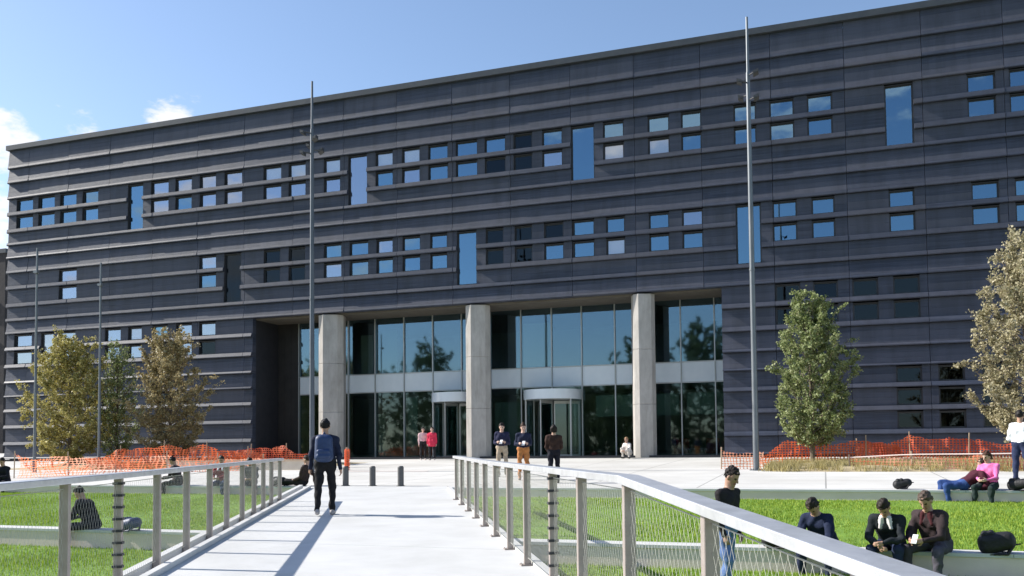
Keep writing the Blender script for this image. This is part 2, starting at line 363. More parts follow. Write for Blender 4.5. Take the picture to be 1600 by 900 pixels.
for side in (0, 1):
    if side == 0:
        a0, a1, b0, b1 = -70, railx_left(YE)-DE-.02, -70, railx_left(YE+.34)-DE-.02
        lab = 'low grey retaining wall along the plaza edge left of the bridge'
    else:
        a0, a1, b0, b1 = railx_right(YE)+DE+.02, 40, railx_right(YE+.34)+DE+.02, 40
        lab = 'low grey retaining wall along the plaza edge right of the bridge'
    wall_piece('retaining_wall', a0, a1, b0, b1, YE, YE+.345, -.3, gz(YE), gz(YE+.345), lab)
    if side == 0:
        a0, a1, b0, b1 = -60, railx_left(SW)-DE-.02, -60, railx_left(SW+.42)-DE-.02
        lab = 'pale concrete seat wall between the two lawns left of the bridge'
    else:
        a0, a1, b0, b1 = railx_right(SW)+DE+.02, 30, railx_right(SW+.42)+DE+.02, 30
        lab = 'pale concrete seat wall between the two lawns right of the bridge'
    wall_piece('seat_wall', a0, a1, b0, b1, SW, SW+.42, -.6, .07, .07, lab)

# drain line and dry beds on the plaza
mb = MB(); mb.hexa([(-17.4, 30.2, gz(30.2)), (-13.9, 30.2, gz(30.2)), (-13.9, 30.45, gz(30.45)), (-17.4, 30.45, gz(30.45)), (-17.4, 30.2, gz(30.2)+.005), (-13.9, 30.2, gz(30.2)+.005), (-13.9, 30.45, gz(30.45)+.005), (-17.4, 30.45, gz(30.45)+.005)])
struct(mb.build('path', M['wallc']))
def bed(name, x0, x1, y0, y1, h, seed):
    g = random.Random(seed); mb = MB(); nx, ny = int((x1-x0)*2.5), int((y1-y0)*2.5)
    for j in range(ny+1):
        for i in range(nx+1):
            x = x0+(x1-x0)*i/nx; y = y0+(y1-y0)*j/ny
            e = min(i, nx-i, j*1.5, (ny-j)*1.5, 4)/4
            mb.v.append((x, y, gz(y)+(.0 if e > 0 else -.03)+h*e*(.7+.5*math.sin(x*.9+seed)*math.sin(y*1.2)+g.uniform(-.15, .15))))
    for j in range(ny):
        for i in range(nx):
            k = j*(nx+1)+i; mb.f.append((k, k+1, k+nx+2, k+nx+1)); mb.m.append(0); mb.t.append(0)
    return struct(mb.build(name, M['soil'], smooth=True))
bed('soil', -2.0, 9.5, 29.7, 38.5, .16, 3)
bed('soil', -37, -20.3, 31.6, 38.5, .22, 5)
def tufts(name, n, x0, x1, y0, y1, h, label, seed):
    g = np.random.default_rng(seed); cx = x0+(x1-x0)*g.random(n//14+1); cy = y0+(y1-y0)*g.random(n//14+1)
    idx = g.integers(0, len(cx), n); x = cx[idx]+g.normal(0, .07, n); y = cy[idx]+g.normal(0, .07, n); z = KK*y+.02
    hh = h*(.4+g.random(n)); a = g.random(n)*6.283; w = .008+.006*g.random(n); le = hh*.8*g.random(n); la = g.random(n)*6.283
    v = np.empty((n, 3, 3), np.float32)
    v[:, 0] = np.stack([x-w*np.cos(a), y-w*np.sin(a), z-.05], 1); v[:, 1] = np.stack([x+w*np.cos(a), y+w*np.sin(a), z-.05], 1); v[:, 2] = np.stack([x+le*np.cos(la), y+le*np.sin(la), z+hh], 1)
    me = bpy.data.meshes.new(name); me.vertices.add(3*n); me.vertices.foreach_set('co', v.ravel()); me.loops.add(3*n); me.loops.foreach_set('vertex_index', np.arange(3*n))
    me.polygons.add(n); me.polygons.foreach_set('loop_start', np.arange(0, 3*n, 3)); me.materials.append(M['drygrass'])
    at = me.attributes.new('tone', 'FLOAT', 'FACE'); at.data.foreach_set('value', g.random(n).astype(np.float32)); me.update()
    o = bpy.data.objects.new(name, me); COL.objects.link(o); tag(o, label, 'dry grass', kind='stuff')
tufts('dry_grass', 16000, -1.9, 9.4, 29.8, 34, .26, 'yellowed dry grass in the planting bed under the orange netting on the right', 8)
tufts('dry_grass', 6000, -32, -20.4, 31.7, 35, .22, 'straw coloured dry grass in the planting bed behind the netting on the left', 9)

# ------------------------------------------------------------------ footbridge and its railings
br = thing('footbridge', 'white concrete footbridge deck leading over the lawns to the plaza', 'bridge', (-6, 8, gz(8)))
Ya, Yb = -5., YE+.345
mb = MB(); cuts = [Ya, 1.2, 6.05, 10.9, 15.6, Yb]
for k in range(len(cuts)-1):
    y0, y1 = cuts[k]+.004, cuts[k+1]-.004
    l0, l1, r0_, r1_ = railx_left(y0)-DE, railx_left(y1)-DE, railx_right(y0)+DE, railx_right(y1)+DE
    mb.hexa([(l0, y0, gz(y0)-.26), (r0_, y0, gz(y0)-.26), (r1_, y1, gz(y1)-.26), (l1, y1, gz(y1)-.26), (l0, y0, gz(y0)), (r0_, y0, gz(y0)), (r1_, y1, gz(y1)), (l1, y1, gz(y1))])
mb.build('deck', M['deck'], br)
for sgn, f in ((-1, railx_left), (1, railx_right)):
    mb = MB()
    for (o0, o1, h) in ((-.20, -.10, .07), (.05, DE+.03, .09)) if sgn < 0 else ((.06, DE+.03, .05),):
        y0, y1 = Ya, YE-.6
        if sgn < 0: a0, a1, b0, b1 = f(y0)-o1, f(y0)-o0, f(y1)-o1, f(y1)-o0
        else: a0, a1, b0, b1 = f(y0)+o0, f(y0)+o1, f(y1)+o0, f(y1)+o1
        mb.hexa([(a0, y0, gz(y0)+.002), (a1, y0, gz(y0)+.002), (b1, y1, gz(y1)+.002), (b0, y1, gz(y1)+.002), (a0, y0, gz(y0)+h), (a1, y0, gz(y0)+h), (b1, y1, gz(y1)+h), (b0, y1, gz(y1)+h)])
    mb.build('kerb', M['deck'], br)

def interp(x, pts):
    for (xa, za), (xb, zb) in zip(pts, pts[1:]):
        if x <= xb or (xb, zb) == pts[-1]: return za+(zb-za)*(x-xa)/(xb-xa)
def railing(label, linef, ds, ztop, tension, pw):
    P = [(linef(d), d) for d in ds]
    pts = []
    for x, d in P:
        X, Y = xy(x, d); pts.append((X, Y, gz(Y), EYE+interp(d, ztop)))
    o = thing('bridge_railing', label, 'railing', (pts[3][0], pts[3][1], pts[3][2]))
    # handrail: a flat board following the polyline of tops
    hr = MB(); W2 = .075; T = .055
    d0, d1 = ds[0]-1.6, ds[-1]+.12
    prof = [d0] + [q for q, _ in ztop if d0 < q < d1] + [d1]
    for da, db in zip(prof, prof[1:]):
        c = []
        for d in (da, db):
            X, Y = xy(linef(d), d); c.append((X, Y, EYE+interp(d, ztop)))
        dx, dy = c[1][0]-c[0][0], c[1][1]-c[0][1]; l_ = math.hypot(dx, dy); px, py = -dy/l_, dx/l_
        low = []; top = []
        for (X, Y, z), s in ((c[0], 1), (c[0], -1), (c[1], -1), (c[1], 1)):
            low.append((X+s*px*W2, Y+s*py*W2, z-T)); top.append((X+s*px*W2, Y+s*py*W2, z))
        hr.hexa(low+top)
    hob = hr.build('handrail', M['steel'], o, fix=True)
    bv = hob.modifiers.new('bevel', 'BEVEL'); bv.width = .006; bv.segments = 2
    prev = None
    for k, (X, Y, z, zt) in enumerate(pts):
        m = MB(); dx, dy = (pts[1][0]-pts[0][0], pts[1][1]-pts[0][1]); l_ = math.hypot(dx, dy); ex, ey = dx/l_, dy/l_; px, py = -ey, ex
        def rect(h0, h1, a, b_, mi=0):
            v = []
            for h in (h0, h1):
                for s, t_ in ((-1, -1), (1, -1), (1, 1), (-1, 1)):
                    v.append((X+s*a*ex+t_*b_*px, Y+s*a*ey+t_*b_*py, h))
            m.hexa(v, mi)
        rect(z+.012, zt-.058, .030, .040)
        rect(z+.001, z+.012, .07, .085)
        for s, t_ in ((-1, -1), (1, -1), (1, 1), (-1, 1)):
            m.tube((X+s*.052*ex+t_*.066*px, Y+s*.052*ey+t_*.066*py, z+.012), (X+s*.052*ex+t_*.066*px, Y+s*.052*ey+t_*.066*py, z+.024), .009, n=6)
        po = m.build('post', M['post'], o, fix=True)
        b2 = po.modifiers.new('bevel', 'BEVEL'); b2.width = .004; b2.segments = 1
        if k in tension:
            m = MB()
            for q in range(9):
                h = z+.10+(zt-z-.22)*q/8
                rect(h, h+.024, .040, .050)
            m.build('clamp', M['clamp'], o, fix=True)
        if prev is not None:
            # woven steel net of one bay: two families of slanting wires and two edge cables
            xa, ya, za, ta = prev; m = MB()
            ox, oy = -py*0, 0
            b0, b1 = za+.09, z+.09; t0, t1 = ta-.10, zt-.10
            Lb = math.hypot(X-xa, Y-ya)-.07; hmean = ((t0-b0)+(t1-b1))/2; slope = math.tan(R(62)); run = hmean/slope
            def pt(u, w):      # u along the bay 0..Lb, w 0..1 up
                f = (u+.035)/(Lb+.07)
                return Vector((xa+(X-xa)*f, ya+(Y-ya)*f, (b0+(b1-b0)*f)*(1-w)+(t0+(t1-t0)*f)*w))
            u = -run; sp = .07
            while u < Lb:
                for s in (1, -1):
                    ua, ub = (u, u+run) if s > 0 else (u+run, u)
                    wa, wb = 0., 1.
                    if ua < 0: wa = (0-ua)/(ub-ua); ua2 = 0
                    elif ua > Lb: wa = (ua-Lb)/(ua-ub); ua2 = Lb
                    else: ua2 = ua
                    if ub > Lb: wb = (Lb-ua)/(ub-ua); ub2 = Lb
                    elif ub < 0: wb = ua/(ua-ub); ub2 = 0
                    else: ub2 = ub
                    if wb-wa > .02: m.tube(pt(ua2, wa), pt(ub2, wb), .0010, n=3)
                u += sp
            for w in (0, 1): m.tube(pt(0, w), pt(Lb, w), .004, n=5)
            m.build('wire_net', M['wire'], o)
        prev = (X, Y, z, zt)
    return o
railing('steel railing with wire net on the left side of the footbridge', lambda d: -3.0-.11*d,
        [5.1, 6.4, 7.73, 9.13, 10.5, 11.86, 13.2, 14.4, 15.7, 16.85, 17.9, 18.9, 20.1], [(3, -.22), (10, -.212), (20.3, -.175)], {3}, .04)
railing('steel railing with wire net and dipping handrail on the right side of the footbridge', lambda d: 1.66-.1465*d,
        [3.1, 4.55, 6.03, 7.45, 8.7, 10.25, 11.6, 13, 14.35, 15.65, 17, 18.4, 19.75], [(1.2, -.505), (6.03, -.188), (13, -.188), (19.9, -.155)], {4}, .04)

# ------------------------------------------------------------------ the long dark building
BL, BR = -48.5, 34.0                           # ends of the facade along X
OL, OR_ = -30.24, -4.41                        # entrance opening
bld = thing('building', 'long dark grey building with banded facade, scattered windows and glazed entrance', 'building', (-8, NF, Z0))
lev = [fz(z) for z in (20.0, 18.85, 17.95, 16.98, 15.95, 14.9, 14.13, 13.32, 12.42, 11.42, 10.35, 9.49, 8.72, 7.7, 6.65, 5.73, 4.9, 3.98, 3.0, 2.0)] + [Z0+.12]
SOF = lev[12]
A = [(-47.85, -46.48), (-46.07, -44.73), (-44.32, -43.01), (-42.56, -41.32), (-37.39, -36.09), (-35.63, -34.45), (-33.91, -32.76), (-32.19, -30.97), (-29.56, -28.38), (-27.92, -26.81), (-25.68, -24.64), (-22.49, -21.45), (-20.92, -19.87), (-19.39, -18.26), (-17.82, -16.6), (-16.21, -15.06), (-14.64, -13.62), (-13.11, -12.04), (-9.97, -8.92), (-7.75, -6.7), (-6.15, -5.18), (-3.7, -2.66), (-2.08, -0.98), (-0.42, 0.68), (6.17, 7.28), (7.79, 8.9)]
At = [(-39.09, -37.95), (-24.16, -22.99), (-11.61, -10.4), (2.85, 4.04)]
B = [(-44.34, -42.93), (-33.92, -32.73), (-29.54, -28.45), (-27.92, -26.85), (-25.68, -24.57), (-24.09, -22.93), (-22.46, -21.47), (-20.91, -19.87), (-19.31, -18.33), (-16.19, -15.21), (-14.62, -13.67), (-13.06, -12.03), (-11.57, -10.46), (-9.88, -8.93), (-7.77, -6.78), (-6.18, -5.19), (-2.04, -0.95), (-0.33, 0.68), (2.92, 3.98), (6.21, 7.28), (7.87, 8.91)]
Bt = [(-32.2, -31.03), (-17.79, -16.68), (-3.69, -2.54)]
Cw = [(-47.89, -46.43), (-44.33, -42.97), (-40.72, -39.52), (-38.99, -37.96), (-37.21, -36.11), (-35.52, -34.39), (-33.9, -32.75), (-1.98, -0.89), (-0.34, 0.72), (1.32, 2.4), (3.0, 4.08)]
Ct = [(-45.7, -44.68)]
D = [(3.02, 4.07), (4.7, 5.75), (6.4, 7.45), (-40.9, -39.8), (-36.9, -35.8)]
def hz(k):                                     # opening heights inside course k
    h = lev[k]-lev[k+1]; return lev[k+1]+.22*h, lev[k]-.055*h
holes = {k: [] for k in range(20)}; through = {k: [] for k in range(20)}
wins = []                                      # (x0,x1,[(z0,z1)...],kind list)
def pairs(lst, ks, kinds):
    for i, (x0, x1) in enumerate(lst):
        zs = [hz(k) for k in ks]
        for k in ks: holes[k].append((x0, x1))
        wins.append((x0, x1, zs, kinds.get(i, kinds['*'])))
def talls(lst, ka, kb, kinds):
    for i, (x0, x1) in enumerate(lst):
        z1 = hz(ka)[1]; z0 = lev[kb+1]+.22*(lev[kb]-lev[kb+1])
        for k in range(ka, kb+1):
            holes[k].append((x0, x1))
            if k < kb: through[k].append((x0, x1))
        wins.append((x0, x1, [(z0, z1)], kinds.get(i, kinds['*'])))
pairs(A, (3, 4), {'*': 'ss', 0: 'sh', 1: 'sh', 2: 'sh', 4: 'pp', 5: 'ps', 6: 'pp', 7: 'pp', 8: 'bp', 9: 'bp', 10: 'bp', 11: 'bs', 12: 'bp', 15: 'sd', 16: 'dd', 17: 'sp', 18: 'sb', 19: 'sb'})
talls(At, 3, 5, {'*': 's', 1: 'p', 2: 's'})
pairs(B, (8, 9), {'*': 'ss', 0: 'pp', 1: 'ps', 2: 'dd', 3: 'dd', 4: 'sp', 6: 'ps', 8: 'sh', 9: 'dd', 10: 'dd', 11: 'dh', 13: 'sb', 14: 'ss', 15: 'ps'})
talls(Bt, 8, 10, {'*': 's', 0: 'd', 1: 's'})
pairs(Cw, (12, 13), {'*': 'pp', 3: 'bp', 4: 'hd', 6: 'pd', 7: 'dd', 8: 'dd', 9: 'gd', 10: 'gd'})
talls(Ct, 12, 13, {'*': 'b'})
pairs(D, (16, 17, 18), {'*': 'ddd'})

bsplit = {}; clad = MB(); seams = [BL] + [-46.8+3.2*i for i in range(26) if BL < -46.8+3.2*i < BR] + [BR]
def segments(x0, x1, cut):
    xs = [(x0, x1)]
    for a_, b_ in cut:
        nx = []
        for p, q in xs:
            if b_ <= p or a_ >= q: nx.append((p, q)); continue
            if a_ > p: nx.append((p, a_))
            if b_ < q: nx.append((b_, q))
        xs = nx
    return [(p, q) for p, q in xs if q-p > .03]
for k in range(20):
    zt, zb = lev[k], lev[k+1]; h = zt-zb
    lf = .22 if holes[k] else rng.uniform(.12, .20)
    ep = .045 if k >= 12 else 0.
    zl = zb+lf*h; lean = .035 if holes[k] else .11
    for xa, xb in zip(seams, seams[1:]):
        spans = [(xa, xb)]
        if k >= 12: spans = segments(xa, xb, [(OL, OR_)])
        for sa, sb in spans:
            g = .009; j = rng.uniform(-.012, .012); tone = min(1, max(0, rng.gauss(.3, .32))); tone2 = min(1, max(0, rng.gauss(.3, .32)))
            nbd = 2 if holes[k] else 3
            if sa == xa or nbd not in bsplit: 
                bsplit[nbd] = [0]+sorted(q/nbd+rng.uniform(-.06, .06) for q in range(1, nbd))+[1]
            for q in range(nbd):            # lapped boards, each a little proud of the one above
                f0, f1 = bsplit[nbd][q], bsplit[nbd][q+1]; b1_, b0_ = zt-.004-(zt-.004-zl)*f0, zt-.004-(zt-.004-zl)*f1
                o0 = .005+(.012 if holes[k] else .034)*q; o1 = o0+(.012 if holes[k] else .032); tb = min(1, max(0, tone*.5+(.36 if nbd == 3 else .3)*q+rng.gauss(-.05, .2)))  # lower boards lighter: shade below the ledge above is put into the tone
                for pa, pb in segments(sa+g, sb-g, holes[k]):
                    clad.prism_x([(NF+.30, b0_+.004), (NF-o1-j*.5, b0_+.004), (NF-o0-j*.5, b1_), (NF+.30, b1_)], pa, pb, 0, tb)
            for pa, pb in segments(sa+g, sb-g, through[k]):
                clad.prism_x([(NF+.29, zb+.012), (NF-.152-ep-j, zb+.012), (NF-.155-ep-j, zb+.05), (NF-.128-j, zl-.004), (NF+.29, zl-.004)], pa, pb, 1, tone2)
clad.build('cladding', [M['clad'], M['ledge']], bld, fix=True)
mb = MB(); mb.box(BL-.1, BR, NF-.2, NF+.5, lev[0]+.004, lev[0]+.30); mb.build('roof_edge', M['coping'], bld)
# solid body behind the cladding
def backing(x0, x1, z0, z1, cut):
    """wall behind the windows with real openings left for the rooms' dark boards"""
    m = MB(); m.box(x0, x1, NF+.40, NF+18, z0, z1); return m
mb = MB(); mb.box(BL+.02, BR, NF+.62, NF+18, SOF+.02, lev[0]); mb.box(BL+.02, OL-.02, NF+.62, NF+18, Z0-.8, SOF+.02); mb.box(OR_+.02, BR, NF+.62, NF+18, Z0-.8, SOF+.02)
# jambs of the entrance recess and the end wall skin
mb.box(OL-.45, OL-.018, NF+.02, NF+.62, Z0-.3, SOF+.02); mb.box(OR_+.018, OR_+.45, NF+.02, NF+.62, Z0-.3, SOF+.02)
mb.box(BL+.02, BL+.3, NF+.31, NF+.62, Z0-.3, lev[0]); mb.box(BL, BR, NF-.02, NF+.6, Z0-.8, lev[20]-.02)
# ledges returning round the left end
for k in range(20): mb.box(BL-.08, BL+.02, NF-.06, NF+16, lev[k+1]+.015, lev[k+1]+.18)
mb.build('wall', M['reveal'], bld)

blindk = 0
for (x0, x1, zs, kinds) in wins:
    fr = MB(); i0, i1 = .015, .30
    T = .03
    for z0, z1 in zs:
        ya, yb = NF+.0, NF+.58
        fr.box(x0, x0+T, ya, yb, z0, z1); fr.box(x1-T, x1, ya, yb, z0, z1)
        fr.box(x0+T, x1-T, ya, yb, z1-T, z1); fr.box(x0+T, x1-T, ya, yb, z0, z0+T)
        # sash
        y0s, y1s = NF+.11, NF+.17; e = .045
        fr.box(x0+T, x0+T+e, y0s, y1s, z0+T, z1-T, 1); fr.box(x1-T-e, x1-T, y0s, y1s, z0+T, z1-T, 1)
        fr.box(x0+T+e, x1-T-e, y0s, y1s, z1-T-e, z1-T, 1); fr.box(x0+T+e, x1-T-e, y0s, y1s, z0+T, z0+T+e, 1)
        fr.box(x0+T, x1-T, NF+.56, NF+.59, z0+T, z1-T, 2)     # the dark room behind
    wo = fr.build('window', [M['reveal'], M['frame'], M['board']], bld, origin=None)
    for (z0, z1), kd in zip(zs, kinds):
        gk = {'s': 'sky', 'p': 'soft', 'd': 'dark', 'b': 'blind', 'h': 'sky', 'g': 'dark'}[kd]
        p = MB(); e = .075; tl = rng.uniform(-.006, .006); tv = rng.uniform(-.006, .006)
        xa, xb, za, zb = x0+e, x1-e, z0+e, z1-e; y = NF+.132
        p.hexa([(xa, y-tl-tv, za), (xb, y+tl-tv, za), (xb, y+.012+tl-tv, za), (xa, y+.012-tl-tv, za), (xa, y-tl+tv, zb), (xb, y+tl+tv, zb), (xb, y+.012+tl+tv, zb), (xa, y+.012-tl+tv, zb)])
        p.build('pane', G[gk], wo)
        if kd in 'bhg':
            p = MB(); zlow = za if kd == 'b' else za+(.0 if kd == 'g' else .05)
            ztop = zb if kd != 'h' else za+.55*(zb-za)
            xr = xb if kd != 'h' else xb-.05*(xb-xa); xl = xa if kd != 'h' else xa+.30*(xb-xa)
            n_ = max(3, int((ztop-zlow)/.07))
            for q in range(n_):
                c0 = zlow+(ztop-zlow)*q/n_
                p.hexa([(xl, NF+.195, c0), (xr, NF+.195, c0), (xr, NF+.21, c0), (xl, NF+.21, c0), (xl, NF+.178, c0+(ztop-zlow)/n_*.97), (xr, NF+.178, c0+(ztop-zlow)/n_*.97), (xr, NF+.193, c0+(ztop-zlow)/n_*.97), (xl, NF+.193, c0+(ztop-zlow)/n_*.97)])
            p.build('blind', M['blind'] if kd != 'g' else M['lobbyg'], wo)

# entrance hall ------------------------------------------------
GY = NF+2.5                                    # plane of the glass front
zfl, zs0, zs1 = Z0+.0, EYE+(4.66-EYE)*GY/43.5, EYE+(5.65-EYE)*GY/43.5
mb = MB(); mb.box(OL+.0, OR_, NF+.30, GY+9, SOF-.06, SOF+.018); mb.build('soffit', M['soffit'], bld)
mb = MB(); mb.box(OL-.4, OR_+.4, NF-.3, GY+9, Z0-.3, Z0); mb.build('hall_floor', M['lobbyf'], bld)
mb = MB(); mb.box(OL, OR_, GY+8.6, GY+9, Z0, SOF-.06); mb.box(OL, OL+.2, GY+.2, GY+8.6, Z0, SOF-.06); mb.box(OR_-.2, OR_, GY+.2, GY+8.6, Z0, SOF-.06)
mb.build('hall_wall', M['lobbyw'], bld)
mb = MB(); mb.box(-28.5, OR_-.2, GY+.35, GY+8.6, zs0+.15, zs1-.15); mb.build('hall_gallery', M['lobbyw'], bld)
mull = [-28.81, -27.44, -25.56, -23.85, -22.05, -20.3, -18.58, -16.91, -15.16, -13.46, -11.83, -10.07, -8.48, -6.71, -5.04]
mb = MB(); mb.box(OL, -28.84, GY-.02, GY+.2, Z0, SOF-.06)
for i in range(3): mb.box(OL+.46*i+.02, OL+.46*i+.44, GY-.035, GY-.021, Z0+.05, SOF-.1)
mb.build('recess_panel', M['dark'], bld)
edges = [-28.81+.03] + mull[1:] + [OR_-.02]
# door bays are left open below the spandrel
DX1, DX2 = (-20.05, -17.3), (-14.81, -11.88)
def in_door(xa, xb): return any(xa > a_-.6 and xb < b_+.6 for a_, b_ in (DX1, DX2))
for xa, xb in zip(edges, edges[1:]):
    tx = rng.uniform(-.006, .006)
    for z0, z1, mk, nm in ((zs1+.03, SOF-.065, 'lobby', 'glass_panel'), (zs0+.03, zs1-.03, None, 'spandrel'), (Z0+.02, zs0-.03, 'lobbylow', 'glass_panel')):
        m = MB()
        if nm == 'glass_panel' and z0 < 3 and in_door(xa, xb): z0 = Z0+3.55
        m.hexa([(xa+.03, GY-tx, z0), (xb-.03, GY+tx, z0), (xb-.03, GY+.02+tx, z0), (xa+.03, GY+.02-tx, z0), (xa+.03, GY-tx, z1), (xb-.03, GY+tx, z1), (xb-.03, GY+.02+tx, z1), (xa+.03, GY+.02-tx, z1)])
        if mk is None:
            m = MB(); m.box(xa+.035, xb-.035, GY-.03, GY+.05, z0, z1)
        m.build(nm, M['spand'] if mk is None else G[mk], bld)
for x in mull:
    m = MB(); m.box(x-.028, x+.028, GY-.09, GY+.06, Z0, SOF-.065); m.build('mullion', M['mull'], bld)
for z in (zs0, zs1, Z0+.01):
    m = MB(); m.box(-28.84, OR_, GY-.05, GY+.055, z-.028, z+.028); m.build('transom', M['mull'], bld)
# things to be seen dimly through the glass
def inner(name, m_, x0, x1, y0, y1, z0, z1):
    m = MB(); m.box(x0, x1, GY+y0, GY+y1, z0, z1); return m.build(name, M[m_], bld)
inner('interior_panel', 'lobbyp', -15.1, -13.5, .15, .2, zs1+.1, SOF-.8)
inner('interior_panel', 'lobbyg', -23.9, -22.6, .2, .25, zs1+.1, SOF-.7)
inner('interior_panel', 'lobbyp', -25.0, -24.2, .4, .45, zs1+.1, SOF-.9)
inner('interior_panel', 'lobbyg', -11.2, -8.6, .3, .35, Z0+2.1, Z0+3.2)
inner('interior_panel', 'lobbyg', -8.4, -6.9, .3, .35, Z0+2.1, Z0+3.2)
inner('interior_panel', 'lobbyg', -6.5, -4.7, .3, .35, Z0+2.1, Z0+3.2)
inner('interior_panel', 'lobbyg', -22.0, -21.4, .3, .35, Z0, Z0+3.4)
inner('interior_panel', 'lobbyg', -16.9, -15.4, .6, .65, Z0, Z0+3.0)
inner('interior_panel', 'lobbyg', -28.7, -27.6, .3, .35, zs1+.1, SOF-.9)
inner('interior_panel', 'lobbyp', -19.6, -18.9, .9, .95, Z0, Z0+2.9)
inner('interior_panel', 'lobbyp', -24.9, -24.5, 2.4, 2.5, Z0, Z0+2.6)
for x in (-10.6, -9.4, -7.6, -6.0):
    m = MB(); m.box(x, x+.7, GY+3.0, GY+3.6, Z0+.05, Z0+.45); m.box(x, x+.7, GY+3.6, GY+3.75, Z0+.05, Z0+.95); m.build('interior_seat', M['redseat'], bld)
for i, (xa, xb) in enumerate(((-26.04, -24.50), (-17.34, -15.90), (-8.69, -7.50))):
    m = MB(); c_ = (xa+xb)/2; w_ = (xb-xa)/2*.88; c_ -= (.24, .24, .11)[i]; ch_ = w_*.42
    ol = [(-w_+ch_, -w_), (w_-ch_, -w_), (w_, -w_+ch_), (w_, w_-ch_), (w_-ch_, w_), (-w_+ch_, w_), (-w_, w_-ch_), (-w_, -w_+ch_)]
    ct, st_ = math.cos(R(20)), math.sin(R(20)); ol = [(x*ct-y*st_, x*st_+y*ct) for x, y in ol]; my = min(y for x, y in ol)
    ol = [(c_+x, y-my+NF-.16) for x, y in ol]
    joints = [Z0-.2, Z0+2.55, Z0+5.2, SOF-.062]
    for za, zb in zip(joints, joints[1:]):
        za += .005; n_ = len(ol)
        m.add([(x, y, za) for x, y in ol]+[(x, y, zb) for x, y in ol], [(q, (q+1) % n_, n_+(q+1) % n_, n_+q) for q in range(n_)]+[tuple(range(n_-1, -1, -1)), tuple(range(n_, 2*n_))])
    ob = m.build('column', M['col'], bld)
    bv = ob.modifiers.new('bevel', 'BEVEL'); bv.width = .02; bv.segments = 2
# revolving doors
for dx0, dx1 in (DX1, DX2):
    cx = (dx0+dx1)/2; r_ = (dx1-dx0)/2; cy = GY-.35
    m = MB(); m.tube((cx, cy, Z0+3.0), (cx, cy, Z0+3.5), r_+.06, n=40); dr = m.build('revolving_door', M['spand'], bld, smooth=True)
    for a0, a1 in ((150, 215), (-35, 30)):
        m = MB(); K = 10
        for q in range(K):
            w0, w1 = R(a0+(a1-a0)*q/K), R(a0+(a1-a0)*(q+1)/K)
            c0, s0, c1_, s1 = math.cos(w0), math.sin(w0), math.cos(w1), math.sin(w1)
            m.add([(cx+r_*c0, cy+r_*s0, Z0+.05), (cx+r_*c1_, cy+r_*s1, Z0+.05), (cx+r_*c1_, cy+r_*s1, Z0+3.0), (cx+r_*c0, cy+r_*s0, Z0+3.0)], [(0, 1, 2, 3)])
        m.build('curved_glass', G['lobbylow'], dr)
        for w in (a0, a1):
            m = MB(); m.tube((cx+r_*math.cos(R(w)), cy+r_*math.sin(R(w)), Z0), (cx+r_*math.cos(R(w)), cy+r_*math.sin(R(w)), Z0+3.0), .05, n=8); m.build('post', M['mull'], dr)
    for w in (20, 140, 260):
        m = MB(); e_ = Vector((math.cos(R(w)), math.sin(R(w)), 0)); p_ = Vector((-e_.y, e_.x, 0))
        c0 = Vector((cx, cy, 0))
        def slab(u0, u1, z0, z1, th, mm):
            v = []
            for z in (z0, z1):
                for u, s in ((u0, -1), (u1, -1), (u1, 1), (u0, 1)):
                    q = c0+e_*u+p_*th*s; v.append((q.x, q.y, z))
            mm.hexa(v)
        slab(.06, r_-.06, Z0+.04, Z0+.16, .025, m); slab(.06, r_-.06, Z0+2.8, Z0+2.95, .025, m); slab(r_-.14, r_-.06, Z0+.16, Z0+2.8, .025, m); slab(.06, .12, Z0+.16, Z0+2.8, .025, m)
        wg = m.build('door_wing', M['mull'], dr)
        m = MB(); slab(.12, r_-.14, Z0+.16, Z0+2.8, .006, m); m.build('wing_glass', G['lobbylow'], dr)

# darker building farther off at the left edge
nb = thing('building', 'dark block far off at the left edge behind the long building', 'building', (-80, 62, 1.4))
mb = MB(); mb.box(-99, -70.9, 62, 80, .4, 20.0); mb.build('wall', M['brick'], nb)
mb = MB(); mb.box(-99.1, -70.8, 61.9, 80.1, 20.0, 20.4); mb.build('roof_edge', M['coping'], nb)
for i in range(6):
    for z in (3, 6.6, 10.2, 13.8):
        mb = MB(); mb.box(-73.2-3.6*i, -71.7-3.6*i, 61.93, 61.99, z, z+1.7); mb.build('window', G['dark'], nb)

